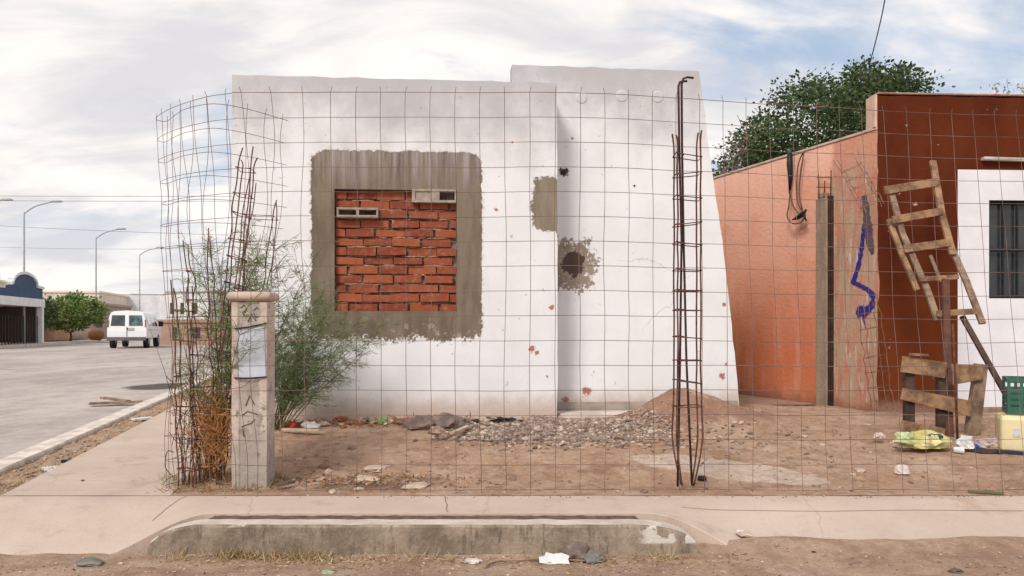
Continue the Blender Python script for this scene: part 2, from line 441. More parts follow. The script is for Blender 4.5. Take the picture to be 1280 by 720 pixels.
# building lot
def lot_z(x, y):
    z = .002+.142*sm(4.7, 7.15, y)
    k = sm(4.75, 5.0, y)
    z += k*(.022*nz(x, y, 0, 1.3)+.014*nz(x, y, 4, 4)+.011*nz(x, y, 8, 12)+.004*nz(x, y, 3, 24))
    # gravel heap and dirt heap
    z += (.09+.03*nz(x, y, 6, 3))*math.exp(-((x-.42)/.66)**2-((y-6.78)/.30)**2)
    d = sqrt(((x-1.52)/.56)**2+((y-7.30)/.52)**2)
    z += .25*math.exp(-d*d*1.9)*(1+.22*nz(x, y, 2, 5))
    d = sqrt(((x-2.05)/.75)**2+((y-7.2)/.5)**2); z += .10*math.exp(-d*d*2)
    z += .05*math.exp(-((x+.75)/.5)**2-((y-6.95)/.2)**2)
    return z
def lot_xf(u, y): return u-SHEAR*(y-4.8)
def lotmat():
    t = NT('lot_earth'); x, y, z = t.sep()
    a = t.ramp(t.noise(1.3, 6, .6), .35, .65); b = t.ramp(t.noise(6, 6, .7, off=3), .45, .68)
    c = t.mix(a, (.47, .29, .19), (.55, .365, .255)); c = t.mix(b, c, (.33, .19, .12))
    # reddish heap
    dx = t.math('DIVIDE', t.math('SUBTRACT', x, 1.62), .75); dy = t.math('DIVIDE', t.math('SUBTRACT', y, 7.25), .55)
    r = t.math('ADD', t.math('ADD', t.math('MULTIPLY', dx, dx), t.math('MULTIPLY', dy, dy)), t.math('MULTIPLY', t.noise(4, 4, .6), 1.2))
    c = t.mix(t.ramp(r, 1.9, 1.2), c, t.mix(b, (.36, .205, .14), (.27, .15, .10)))
    # darker soil with leaf litter near the pillar
    dx = t.math('DIVIDE', t.math('SUBTRACT', x, -1.0), .6); dy = t.math('DIVIDE', t.math('SUBTRACT', y, 5.05), .24)
    r = t.math('ADD', t.math('ADD', t.math('MULTIPLY', dx, dx), t.math('MULTIPLY', dy, dy)), t.math('MULTIPLY', t.noise(5, 4, .7), 1.8))
    c = t.mix(t.ramp(r, 2.0, 1.1), c, (.21, .125, .085))
    lp = t.ramp(t.noise(2.6, 7, .75, off=33), .5, .62); c = t.mix(t.math('MULTIPLY', lp, .55), c, (.66, .485, .365))
    dk = t.ramp(t.noise(3.4, 7, .75, off=43), .54, .66); c = t.mix(t.math('MULTIPLY', dk, .5), c, (.29, .18, .125))
    # worn cement screed showing through the dirt
    dx = t.math('DIVIDE', t.math('SUBTRACT', x, 1.45), .62); dy = t.math('DIVIDE', t.math('ADD', t.math('SUBTRACT', y, 5.46), t.math('MULTIPLY', t.math('SUBTRACT', x, 1.45), .45)), .30)
    r = t.math('ADD', t.math('ADD', t.math('MULTIPLY', dx, dx), t.math('MULTIPLY', dy, dy)), t.math('MULTIPLY', t.noise(7, 6, .75, off=5), .9))
    c = t.mix(t.math('MULTIPLY', t.ramp(r, 1.45, 1.3), .85), c, t.mix(t.ramp(t.noise(9, 5, .7, off=6), .4, .65), (.74, .60, .49), (.58, .45, .35)))
    fn = t.ramp(t.noise(24, 6, .75, off=27), .42, .62); c = t.mix(t.math('MULTIPLY', fn, .38), c, (.29, .185, .13))
    g = t.ramp(t.noise(60, 3, .6, off=7), .6, .7); g2 = t.ramp(t.noise(38, 3, .6, off=17), .63, .7)
    c = t.mix(t.math('MULTIPLY', g, .5), c, (.17, .11, .08)); c = t.mix(t.math('MULTIPLY', g2, .6), c, (.60, .50, .42))
    t.bump(t.math('ADD', t.noise(16, 7, .75), t.math('MULTIPLY', t.noise(90, 4, .7), .6)), 1.0, .022)
    return t.out(c, 1.0, .05)
LOT = lotmat()
grid('lot_ground', fr(-2.04, 7.5, .042), fr(4.745, 8.9, .042), lot_z, LOT, xf=lot_xf)
grid('lot_ground_back', fr(-2.04, 16, .5), fr(8.88, 40, .6), lambda x, y: .14, DIRT, xf=lot_xf)

# ------------------------------------------------------------------ white house
A = Vector((-2.506, 7.16, 0)); B = Vector((.42, 7.40, 0))
def frame(a, b, z=0.0):
    u = (b-a); u.z = 0; L = u.length; u.normalize(); nrm = Vector((-u.y, u.x, 0))  # nrm points away from camera
    return Matrix(((u.x, nrm.x, 0, a.x), (u.y, nrm.y, 0, a.y), (0, 0, 1, z), (0, 0, 0, 1))), L
def hit(M, px, py, off=0.0):
    """where the view ray through a pixel meets the plane y=off of frame M -> local (x, z)"""
    Mi = M.inverted(); o = Mi @ Vector((0, 0, 1)); d = (Mi.to_3x3() @ Vector(((px-640)/1000, 1, -(py-409)/1000)))
    t = (off-o.y)/d.y; q = o+d*t; return q.x, q.z
FW, LW = frame(A, B)
A2 = Vector((.40-.5, 7.74, 0)); B2 = Vector((2.27, 8.00, 0))
BW, LB = frame(A2, B2)
HF = 3.26
wx0, wz1 = hit(FW, 418, 236); wx1, wz0 = hit(FW, 571, 389)

def wallmat(name, patches, Htop, chips=()):
    """white paint with bare cement patches: (cx, cz, hx, hz, radius, wobble) in wall metres"""
    t = NT(name); x, y, z = t.sep()
    base = t.mix(t.ramp(t.noise(1.4, 6, .6), .3, .7), (.785, .785, .80), (.715, .71, .72))
    # grime washed down from the coping
    gr = t.math('ADD', z, t.math('MULTIPLY', t.math('SUBTRACT', t.noise(2.2, 7, .65, stretch=(1, 1, .8), off=3), .5), 1.7))
    base = t.mix(t.math('MULTIPLY', t.ramp(gr, Htop-.95, Htop+.05), .9), base, (.43, .42, .43))
    st = t.ramp(t.noise(3.5, 6, .6, stretch=(3, 1, .25), off=6), .55, .8)
    base = t.mix(t.math('MULTIPLY', st, .2), base, (.52, .49, .48))
    # dirt splashed up from the soil
    sp_ = t.math('ADD', z, t.math('MULTIPLY', t.noise(7, 5, .7, off=2), -.22))
    base = t.mix(t.math('MULTIPLY', t.ramp(sp_, .34, .10), .8), base, (.47, .35, .27))
    vc = t.n.new('ShaderNodeTexVoronoi'); vc.feature = 'DISTANCE_TO_EDGE'; vc.inputs['Scale'].default_value = .8
    vm = t.n.new('ShaderNodeMix'); vm.data_type = 'VECTOR'; vn = t.n.new('ShaderNodeTexNoise'); vn.inputs['Scale'].default_value = 2.5; vn.inputs['Detail'].default_value = 6
    t.l.new(t.obj, vn.inputs['Vector']); vm.inputs[0].default_value = .25; t.l.new(t.obj, vm.inputs[4]); t.l.new(vn.outputs['Color'], vm.inputs[5]); t.l.new(vm.outputs[1], vc.inputs['Vector'])
    ck = t.math('MULTIPLY', t.ramp(vc.outputs['Distance'], .0035, .0), t.ramp(t.noise(1.1, 3, .5, off=44), .5, .6))
    base = t.mix(t.math('MULTIPLY', ck, .45), base, (.35, .31, .29))
    tw = t.ramp(t.noise(6, 5, .7, stretch=(1, 1, 1), off=51), .55, .75); base = t.mix(t.math('MULTIPLY', tw, .22), base, (.60, .57, .55))
    # tiny pocks
    pk = t.ramp(t.noise(14, 3, .5, off=8), .715, .74)
    base = t.mix(t.math('MULTIPLY', pk, .5), base, (.36, .27, .24))
    hgt = t.noise(30, 5, .6)
    edge_n = t.math('ADD', t.math('MULTIPLY', t.math('SUBTRACT', t.noise(9, 6, .75, off=1), .5), .7), t.math('MULTIPLY', t.math('SUBTRACT', t.noise(26, 5, .75, off=2), .5), .75))
    chip_n = t.math('SUBTRACT', t.noise(34, 4, .75, off=2), .5)
    total = None
    for (cx, cz, hx, hz_, rad, wob, cc1, cc2, grow) in patches:
        ax = t.math('MAXIMUM', t.math('SUBTRACT', t.math('ABSOLUTE', t.math('SUBTRACT', x, cx)), hx-rad), 0.0)
        az = t.math('MAXIMUM', t.math('SUBTRACT', t.math('ABSOLUTE', t.math('SUBTRACT', z, cz)), hz_-rad), 0.0)
        d = t.math('SUBTRACT', t.math('SQRT', t.math('ADD', t.math('MULTIPLY', ax, ax), t.math('MULTIPLY', az, az))), rad)
        # ragged more at the foot of the patch
        low = t.math('ADD', t.ramp(z, cz-hz_*.55, cz-hz_), .35) if grow else 1.0
        d = t.math('ADD', d, t.math('MULTIPLY', edge_n, t.math('MULTIPLY', low, wob)))
        mk = t.ramp(d, .006, -.006)
        rim = t.ramp(d, .045, .0)
        pc = t.mix(t.ramp(t.noise(4, 6, .65, stretch=(2.2, 1, .5), off=12), .35, .68), cc1, cc2)
        if grow:
            top = t.math('MULTIPLY', t.ramp(z, cz+hz_*.45, cz+hz_), t.ramp(t.noise(5, 5, .6, stretch=(3, 1, .15), off=20), .38, .66))
            pc = t.mix(t.math('MULTIPLY', top, .8), pc, (.40, .35, .37))
            lf = t.math('MULTIPLY', t.ramp(t.math('SUBTRACT', z, x), .15, -.35), 0.0)
            br = t.math('MULTIPLY', t.ramp(z, cz-hz_*.7, cz-hz_*.9), t.ramp(t.noise(11, 5, .7, off=31), .57, .63))
            pc = t.mix(t.math('MULTIPLY', br, .4), pc, (.50, .46, .42))
        base = t.mix(t.math('MULTIPLY', t.math('MULTIPLY', rim, t.ramp(t.noise(24, 4, .7, off=4), .48, .58)), .55), base, (.50, .44, .38))
        base = t.mix(mk, base, pc)
        total = mk if total is None else t.math('MAXIMUM', total, mk)
    for (cx, cz, r, cc) in chips:
        dx = t.math('SUBTRACT', x, cx); dz = t.math('SUBTRACT', z, cz)
        d = t.math('SQRT', t.math('ADD', t.math('MULTIPLY', dx, dx), t.math('MULTIPLY', dz, dz)))
        d = t.math('ADD', d, t.math('MULTIPLY', chip_n, r*4.5))
        base = t.mix(t.ramp(d, r+.004, r-.004), base, cc)
    hh = t.math('ADD', t.math('MULTIPLY', hgt, .35), t.math('MULTIPLY', t.noise(2.5, 3, .5, off=5), .8))
    if total is not None: hh = t.math('SUBTRACT', hh, t.math('MULTIPLY', total, 1.2))
    t.bump(hh, .55, .010)
    return t.out(base, .88, .2)
def rect(M, x0, y0, x1, y1):
    a = hit(M, x0, y1); b = hit(M, x1, y0)
    return ((a[0]+b[0])/2, (a[1]+b[1])/2, (b[0]-a[0])/2, (b[1]-a[1])/2)
CEM = ((.215, .17, .125), (.145, .112, .082))
pw = rect(FW, 389, 191, 602, 424); ps = rect(FW, 666, 223, 712, 289)
ch = []
for px, py, r in ((664, 437, .03), (671, 441, .02), (690, 384, .022), (640, 178, .012), (620, 262, .016), (684, 470, .012)):
    q = hit(FW, px, py); ch.append((q[0], q[1], r, (.42, .17, .12)))
MW = wallmat('white_wall_paint', [(*pw, .13, .27, *CEM, True), (*ps, .10, .20, (.27, .225, .165), (.20, .16, .12), False)], HF, ch)
pb = rect(BW, 690, 303, 741, 359); ph = rect(BW, 703, 314, 730, 345)
ch2 = []
for px, py, r in ((733, 489, .04), (704, 215, .04), (890, 498, .03), (903, 470, .03), (908, 455, .015), (793, 232, .016), (715, 173, .012), (905, 380, .02), (706, 500, .03)):
    q = hit(BW, px, py); ch2.append((q[0], q[1], r, (.40, .17, .12) if py > 300 else (.09, .06, .05)))
HB = 3.545
MWB = wallmat('white_wall_paint_recessed', [(*pb, .15, .62, (.30, .25, .19), (.23, .185, .14), False), (*ph, .10, .20, (.10, .065, .055), (.07, .045, .038), False)], HB, ch2)

house = thing('white_house', 'small unfinished white plastered house with its window bricked up', 'house', FW @ Vector((1.4, 0, .0)))
def plate(name, M, L, H, thick, mat, holes=None, xr=None, z0=-.1, topj=.012):
    """wall plate as a grid of quads, with an optional rectangular opening and a sloping right edge"""
    hx0, hx1, hz0, hz1 = holes or (9, 9, 9, 9)
    xs = sorted(set([round(v, 4) for v in fr(0, L, .12)]+([hx0, hx1] if holes else [])))
    zs = sorted(set([round(v, 4) for v in fr(z0, H, .14)]+([hz0, hz1] if holes else [])))
    xs = [v for v in xs if not holes or v in (hx0, hx1) or min(abs(v-hx0), abs(v-hx1)) > .03]
    zs = [v for v in zs if not holes or v in (hz0, hz1) or min(abs(v-hz0), abs(v-hz1)) > .03]
    m = MB(); nx = len(xs); nzv = len(zs); vs = []
    for side in (0, thick):
        for j, z in enumerate(zs):
            for x in xs:
                X = x*(xr(z)/L) if xr else x; Z = z
                if j == nzv-1: Z = z+topj*nz(x, side, 3, 5)
                if x in (xs[0], xs[-1]): X += .010*nz(z, x, 5, 5)
                vs.append((X, side, Z))
    fs = []; S = nx*nzv
    def q(i, j): return holes and hx0-1e-6 <= xs[i] < hx1-1e-6 and hz0-1e-6 <= zs[j] < hz1-1e-6
    for j in range(nzv-1):
        for i in range(nx-1):
            if q(i, j): continue
            a = j*nx+i; fs.append((a, a+1, a+nx+1, a+nx)); fs.append((S+a, S+a+nx, S+a+nx+1, S+a+1))
    for i in range(nx-1):
        a = (nzv-1)*nx+i; fs.append((a, a+1, S+a+1, S+a)); fs.append((i+1, i, S+i, S+i+1))
    for j in range(nzv-1):
        a = j*nx; fs.append((a, a+nx, S+a+nx, S+a)); a += nx-1; fs.append((a+nx, a, S+a, S+a+nx))
    if holes:
        i0 = xs.index(hx0); i1 = xs.index(hx1); j0 = zs.index(hz0); j1 = zs.index(hz1)
        for i in range(i0, i1):
            a = j0*nx+i; fs.append((a, a+1, S+a+1, S+a)); a = j1*nx+i; fs.append((a+1, a, S+a, S+a+1))
        for j in range(j0, j1):
            a = j*nx+i0; fs.append((a+nx, a, S+a, S+a+nx)); a = j*nx+i1; fs.append((a, a+nx, S+a+nx, S+a))
    m.add(vs, fs)
    return m
def childM(mb, name, mat, M, parent, bevel=0):
    o = mb.build(name, mat, None, M=M, bevel=bevel); o.parent = parent
    o.matrix_parent_inverse = world_of(parent).inverted(); return o
rx = lambda a: round(a, 4)
mw = plate('front_wall', FW, LW, HF, .16, MW, holes=(rx(wx0), rx(wx1), rx(wz0), rx(wz1)))
front = childM(mw, 'front_wall', MW, FW, house)
# sloping right edge of the recessed wall measured from the photo
edge = [hit(BW, px, py) for px, py in ((874, 92), (880, 135), (889, 207), (903, 301), (914, 400), (924, 500))]
def xr(z):
    e = sorted([(b, a) for a, b in edge])
    if z <= e[0][0]: return e[0][1]+.005
    for (z0, x0), (z1, x1) in zip(e[:-1], e[1:]):
        if z <= z1: return x0+(x1-x0)*(z-z0)/(z1-z0)
    return e[-1][1]
xb0 = 0.0
mb = plate('recessed_wall', BW, LB, HB, .16, MWB, xr=xr)
# left edge of the recessed wall starts where the raised part shows above the front wall (px 640)
shift = hit(BW, 640, 90)[0]
for v in mb.v:
    if v.x < .5: v.x = shift+(v.x)*(.5-shift)/.5
rec = childM(mb, 'recessed_wall', MWB, BW, house)
# return wall between the two planes, side and back walls, roof (seen only from a step aside)
PLAST = simple('plain_white_plaster', (.72, .71, .72), (.60, .585, .58), 2, .5, 30, .9, .2, .006)
Bi = B-Vector((.16, 0, 0))
m = MB()
def wallseg(m, a, b, t, z0, z1):
    M_, L_ = frame(Vector((*a, 0)), Vector((*b, 0))); m.box(0, L_, 0, t, z0, z1, M_)
e = FW @ Vector((LW, .165, 0)); wallseg(m, (e.x-.16, 7.80), (e.x-.16, e.y), .15, 0, 3.24)
childM(m, 'return_wall', PLAST, Matrix(), house)
m = MB(); s0 = FW @ Vector((0, .165, 0))
bk = Vector((s0.x-.23*5.4, s0.y+5.4, 0)); bk2 = Vector((1.45, 13.0, 0)); r0 = BW @ Vector((LB-.16, .165, 0))
wallseg(m, (bk.x, bk.y), (s0.x, s0.y), .15, 0, 3.22)
wallseg(m, (bk2.x, bk2.y), (bk.x+.16, bk.y), -.15, 0, 3.1)
childM(m, 'side_wall', PLAST, Matrix(), house)
m = MB(); z = 2.95
pts = [(s0.x+.17, s0.y+.01), (B.x-.2, B.y+.17), (B.x-.2, 7.98), (r0.x-.3, r0.y+.01), (bk2.x, bk2.y-.2), (bk.x+.2, bk.y-.1)]
n = len(pts); m.add([(x, y, z-.12) for x, y in pts]+[(x, y, z) for x, y in pts],
                    [tuple(reversed(range(n))), tuple(range(n, 2*n))]+[(i, (i+1) % n, (i+1) % n+n, i+n) for i in range(n)])
childM(m, 'roof', CONC, Matrix(), house)
# small round plastered-over roof drains
for px, py in ((727, 122), (777, 120), (822, 121)):
    q = hit(BW, px, py); m = MB(); r = .060
    prof = [(r, -.004), (r*.97, .0008), (r*.8, .002), (r*.5, .0025), (.001, .003)]
    MM = Matrix.Translation((q[0], -.001, q[1])) @ Matrix.Rotation(pi/2, 4, 'X')
    m.lathe(prof, 20, MM)
    childM(m, 'sealed_drain', simple('drain_plaster', (.60, .59, .59), (.52, .51, .51), 9, .3, 40), BW, house)
# a faint ridge where an old roof line met the raised wall
m = MB(); a = hit(BW, 641, 105); b = hit(BW, 700, 109)
# broken-out hole edge & nail
q = hit(BW, 704, 215); m.rock((q[0], -.006, q[1]), .028, R, 1.0)
childM(m, 'metal_stub', RUST2, BW, house)
# concrete step at the foot of the recessed wall
m = MB(); m.box(0, 1.3, 0, .35, 0, .19); MS, _ = frame(Vector((.45, 7.40, 0)), Vector((2.45, 7.60, 0)))
childM(m, 'doorstep_slab', simple('doorstep_concrete', (.62, .54, .47), (.47, .39, .33), 4, .4, 50), MS, house, .012)
m = MB(); xr0 = hit(BW, 697, 500)[0]; m.box(xr0+.0, 2.36, -.022, -.002, .12, .268)
childM(m, 'plinth', simple('bare_plinth', (.40, .34, .29), (.29, .235, .19), 6, .5, 50), BW, house)

# brick infill
def brickmat():
    t = NT('red_brick'); g = t.n.new('ShaderNodeNewGeometry'); r = g.outputs['Random Per Island']
    c = t.mix(r, (.34, .095, .042), (.20, .048, .028))
    c = t.mix(t.ramp(t.noise(18, 6, .7), .45, .75), c, (.38, .14, .08))
    c = t.mix(t.math('MULTIPLY', t.ramp(t.noise(8, 6, .7, off=3), .6, .72), .5), c, (.52, .36, .29))
    t.bump(t.noise(50, 6, .7), .7, .008)
    return t.out(c, .9, .15)
BRICK = brickmat()
MORT = simple('mortar', (.25, .19, .16), (.12, .08, .065), 14, 1.0, 40, .95, .1, .012)
W_, H_ = wx1-wx0, wz1-wz0; nc = 13; ch_ = H_/nc
m = MB(); rb = random.Random(8)
blk = [(hit(FW, 421, 272), hit(FW, 473, 260)), (hit(FW, 515, 253), hit(FW, 570, 237))]
for c in range(nc):
    z0 = wz0+c*ch_; bl = .272; x = wx0-(.0 if c % 2 else bl*.5)-rb.uniform(0, .05)
    while x < wx1:
        x0 = max(x, wx0+.004); x1 = min(x+bl-.012+rb.uniform(-.012, .004), wx1-.004)
        if x1-x0 > .035:
            dp = rb.uniform(-.016, .014); j = lambda: rb.uniform(-.0055, .0055)
            zt = z0+ch_-.016+j(); a = j(); bb = j()
            # skip what the two hollow blocks replace
            skip = any(x0 > p[0][0]-.04 and x1 < p[1][0]+.06 and z0 < p[1][1]-.02 and zt > p[0][1]+.02 for p in blk)
            if not skip:
                y0 = .055+dp
                vs = [(x0, y0, z0+a), (x1, y0+j(), z0+bb), (x1, .13, z0+bb), (x0, .13, z0+a), (x0+j()*.5, y0+j(), zt+j()), (x1+j()*.5, y0+j(), zt+j()*1.3), (x1, .13, zt), (x0, .13, zt)]
                m.add(vs, [(0, 1, 5, 4), (1, 2, 6, 5), (3, 0, 4, 7), (4, 5, 6, 7), (1, 0, 3, 2), (2, 3, 7, 6)])
        x += bl+rb.uniform(-.015, .01)
inf = childM(m, 'brick_infill', BRICK, FW, house, .004)
m = MB(); rm = random.Random(2)
xs = fr(wx0-.01, wx1+.01, .02); zs = fr(wz0-.01, wz1+.01, .012); nx = len(xs); vs = []
for z in zs:
    for x in xs: vs.append((x, .082+.020*nz(x, z, 0, 16)+.008*nz(x, z, 3, 50), z))
m.add(vs, [(j*nx+i, j*nx+i+1, (j+1)*nx+i+1, (j+1)*nx+i) for j in range(len(zs)-1) for i in range(nx-1)], 0, True)
for c in range(1, nc):
    z = wz0+c*ch_-.008
    for k in range(11):
        x = rm.uniform(wx0+.01, wx1-.19); L = rm.uniform(.04, .18)
        m.tube([(x+L*t_, .062+.006*rm.random(), z+rm.uniform(-.004, .004)) for t_ in (0, .3, .6, 1)], [.002, .006, .007, .002], 5, 1)
childM(m, 'mortar', [MORT, simple('mortar_light', (.36, .26, .20), (.24, .16, .12), 20, .5, 50)], FW, house)
BLK = simple('block_concrete', (.40, .345, .28), (.25, .20, .16), 14, .8, 70)
for (a, b), holes in zip(blk, (2, 2)):
    m = MB(); x0, z0 = a; x1, z1 = b; y0 = .0; t_ = .014; n = 3
    fl = -.015 if x0 < wx0+.1 else -.008
    m.box(x0, x1, fl, .1, z0, z0+t_*1.7); m.box(x0, x1, fl, .1, z1-t_*1.4, z1)
    ws = [x0, x0+.018, (x0+x1)/2-.012, (x0+x1)/2+.012, x1-.018, x1]
    if holes == 2 and x0 > wx0+.3: ws = [x0, x0+.03, (x0+x1)/2-.03, (x0+x1)/2+.05, x1-.012, x1]
    for i in (0, 2, 4): m.box(ws[i], ws[i+1], fl+.001, .098, z0+t_*1.5, z1-t_*1.2)
    if x0 > wx0+.3: m.box(ws[1]-.002, ws[2]+.002, fl+.012, .09, z0+t_*1.6, z1-t_*1.6)
    o = childM(m, 'hollow_block', BLK, FW, house, .003)

# ------------------------------------------------------------------ orange wall with pilaster
OA = Vector((3.70, 8.1, 0)); OB = Vector((2.73, 10.8, 0))
OD = (OB-OA).normalized(); OEND = OA+OD*4.3
# frame: x runs from far end to near end (left to right on screen)
OW, LO = frame(OEND, OA)
def orangemat():
    t = NT('orange_paint'); x, y, z = t.sep()
    c = t.mix(t.ramp(t.math('ADD', z, t.math('MULTIPLY', t.noise(2, 5, .6), .9)), 1.0, 2.9), (.60, .19, .09), (.80, .43, .31))
    c = t.mix(t.math('MULTIPLY', t.ramp(t.noise(3, 6, .65, stretch=(2, 1, .4)), .45, .75), .6), c, (.74, .38, .27))
    c = t.mix(t.math('MULTIPLY', t.ramp(t.noise(1.6, 6, .7, off=31), .5, .68), .5), c, (.66, .27, .15))
    c = t.mix(t.math('MULTIPLY', t.ramp(t.noise(9, 6, .75, stretch=(2, 1, .5), off=41), .58, .72), .35), c, (.42, .17, .10))
    c = t.mix(t.math('MULTIPLY', t.ramp(t.math('ADD', z, t.math('MULTIPLY', t.noise(3, 6, .7, stretch=(4, 1, .2), off=51), 1.2)), 3.2, 3.6), .5), c, (.80, .50, .38))
    # weathered pink and grey render close to the corner
    xw, _ = hit(OW, 1040, 300)
    ex = t.math('ADD', x, t.math('MULTIPLY', t.math('SUBTRACT', t.noise(3, 5, .7, stretch=(1, 1, .5), off=3), .5), .22))
    mk = t.ramp(ex, xw-.03, xw+.05)
    p = t.mix(t.ramp(t.noise(4, 6, .7, stretch=(2.5, 1, .6), off=9), .36, .6), (.50, .20, .14), (.44, .31, .21))
    p = t.mix(t.ramp(t.noise(6, 6, .7, stretch=(3, 1, .5), off=14), .56, .66), p, (.60, .47, .39))
    p = t.mix(t.math('MULTIPLY', t.ramp(t.noise(5, 6, .75, stretch=(3, 1, .4), off=21), .56, .68), .7), p, (.22, .13, .12))
    up = t.ramp(z, 2.5, 2.9)
    p = t.mix(t.math('MULTIPLY', up, .7), p, (.62, .27, .19))
    c = t.mix(mk, c, p)
    c = t.mix(t.math('MULTIPLY', t.ramp(t.math('SUBTRACT', z, t.math('MULTIPLY', t.noise(6, 5, .7), .35)), .12, -.05), .8), c, (.25, .12, .085))
    t.bump(t.noise(22, 6, .65), .7, .014)
    return t.out(c, .95, .08)
owall = thing('orange_boundary_wall', 'orange plastered boundary wall running back to the corner of the brown house', 'wall', OW @ Vector((LO/2, 0, 0)))
OM = orangemat()
zN = 3.0
m = plate('wall', OW, LO, zN, .14, OM)
childM(m, 'wall', OM, OW, owall)
m = MB(); m.box(0, LO, -.012, .152, zN+.002, zN+.03)
childM(m, 'coping', simple('coping_mortar', (.62, .44, .34), (.45, .33, .27), 8, .6, 60), OW, owall, .006)
x0, zt = hit(OW, 1020, 244); x1, _ = hit(OW, 1040, 244)
m = MB(); m.box(x0+.06, x1-.01, -.06, -.003, .0, zt-.06); m.box(x0+.08, x1-.04, -.05, -.003, zt-.06, zt)
def pilmat():
    t = NT('raw_pilaster'); c = t.mix(t.ramp(t.noise(5, 6, .7, stretch=(1, 1, .5)), .35, .65), (.36, .27, .19), (.25, .18, .13))
    c = t.mix(t.ramp(t.noise(7, 5, .7, off=5), .55, .68), c, (.44, .25, .17))
    t.bump(t.noise(30, 6, .7), .8, .012); return t.out(c, .92, .15)
childM(m, 'pilaster', pilmat(), OW, owall, .012)
m = MB(); m.box(x1-.015, x1+.03, -.05, -.004, .12, zt-.05)
childM(m, 'pilaster_shade_strip', simple('shade_strip_dark', (.06, .035, .028), (.03, .018, .015), 10, .6, 40), OW, owall)  # dark strip added as the shadow line along the pilaster's side
# bar stubs that stick out above the pilaster
m = MB()
for k, (a, b) in enumerate((((1023, 250), (1022, 218)), ((1037, 252), (1038, 213)), ((1029, 250), (1030, 226)))):
    p, q_ = hit(OW, *a, -.06), hit(OW, *b, -.06); m.tube([(p[0], -.05, p[1]), (q_[0], -.05, q_[1])], .007, 6)
for yy in (222, 234):
    p, q_ = hit(OW, 1020, yy, -.06), hit(OW, 1039, yy, -.06); m.tube([(p[0], -.05, p[1]), (q_[0], -.055, q_[1])], .005, 6)
childM(m, 'bar_stub', RUST, OW, owall)
# blue sprayed scrawl
def ribbon(m, M, pts, off, z=0):
    prev = None; L = []; 
    for (px, py, wd) in pts:
        x, zz_ = hit(M, px, py); L.append((x, zz_, wd))
    P2 = []
    for i in range(len(L)-1):
        for k in range(6):
            a = k/6; P2.append(tuple(L[i][c]*(1-a)+L[i+1][c]*a for c in range(3)))
    P2.append(L[-1]); vs = []
    for i, (x, zv, wd) in enumerate(P2):
        x2, z2, _ = P2[min(i+1, len(P2)-1)]; x1, z1, _ = P2[max(i-1, 0)]
        d = Vector((x2-x1, z2-z1)); d.normalize(); s = Vector((-d.y, d.x))*wd/2*(1+.7*nz(x*9, zv*9, 1, 3))
        vs += [(x+s.x, off, zv+s.y), (x-s.x, off, zv-s.y)]
    m.add(vs, [(2*i, 2*i+2, 2*i+3, 2*i+1) for i in range(len(P2)-1)])
BLUE = simple('blue_spray_paint', (.03, .025, .24), (.05, .035, .16), 9, 0, rough=.85, spec=.1)
def speckled(mt):
    t_ = mt.node_tree; n_ = t_.nodes.new('ShaderNodeTexNoise'); n_.inputs['Scale'].default_value = 38; n_.inputs['Detail'].default_value = 6; n_.inputs['Roughness'].default_value = .75
    tc_2 = t_.nodes.new('ShaderNodeTexCoord'); t_.links.new(tc_2.outputs['Object'], n_.inputs['Vector'])
    mr = t_.nodes.new('ShaderNodeMapRange'); mr.inputs[1].default_value = .36; mr.inputs[2].default_value = .46
    t_.links.new(n_.outputs[0], mr.inputs[0]); t_.links.new(mr.outputs[0], t_.nodes['Principled BSDF'].inputs['Alpha']); return mt
speckled(BLUE)
m = MB()
ribbon(m, OW, [(1079.5, 286, .045), (1078, 306, .06), (1074, 330, .06), (1068, 350, .06), (1066, 353, .05)], -.004)
ribbon(m, OW, [(1064, 352, .03), (1074, 356, .045), (1085, 362, .05), (1092, 370, .07), (1091, 380, .08), (1085, 388, .10), (1078, 391, .12), (1071, 388, .10)], -.0055)
childM(m, 'graffiti', BLUE, OW, owall)
m = MB()
ribbon(m, OW, [(1080, 244, .06), (1083, 262, .10), (1084, 284, .12), (1087, 300, .10), (1091, 318, .05)], -.0025)
childM(m, 'paint_smear', speckled(simple('dark_violet_smear', (.13, .09, .11), (.08, .055, .08), 12, 0)), OW, owall)
m = MB()
ribbon(m, OW, [(1078, 390, .03), (1080, 400, .025), (1083, 410, .008)], -.007)
childM(m, 'paint_drip', BLUE, OW, owall)

# cables hung over the wall
cb = thing('hanging_cables', 'bundle of black and brown cables hanging over the top of the orange wall', 'cable', OW @ Vector((hit(OW, 990, 200)[0], 0, 2.6)))
def onO(px, py, off): 
    a, b = hit(OW, px, py, off); return OW @ Vector((a, off, b))
m = MB(); m.tube([onO(990, 188, .02), onO(987, 193, -.04), onO(987, 205, -.06), onO(988, 222, -.06), onO(987, 242, -.05)], [.014, .03, .036, .028, .010], 7)
m.build('cable_bundle', BLACK, cb)
CBR = simple('brown_cable', (.17, .07, .045), (.10, .04, .03), 20, 0, rough=.6)
def curve(pts, n=6):
    out = []; k = len(pts)
    for i in range(k-1):
        p0, p1, p2, p3 = pts[max(i-1, 0)], pts[i], pts[i+1], pts[min(i+2, k-1)]
        for j in range(n):
            t = j/n
            out.append(.5*((2*p1)+(p2-p0)*t+(2*p0-5*p1+4*p2-p3)*t*t+(3*p1-p0-3*p2+p3)*t**3))
    out.append(pts[-1]); return out
for L in ([(988, 238), (986, 258), (984, 270), (990, 279), (1001, 278), (1007, 268)], [(1004, 190), (998, 205), (996, 228), (997, 252), (1004, 266)],
          [(988, 240), (991, 256), (999, 268), (1004, 270)], [(1005, 190), (1001, 215), (999, 243), (1003, 262)]):
    m = MB(); m.tube(curve([onO(a, b, -.06-.01*k) for k, (a, b) in enumerate(L)]), .008, 6); m.build('loose_cable', CBR, cb)
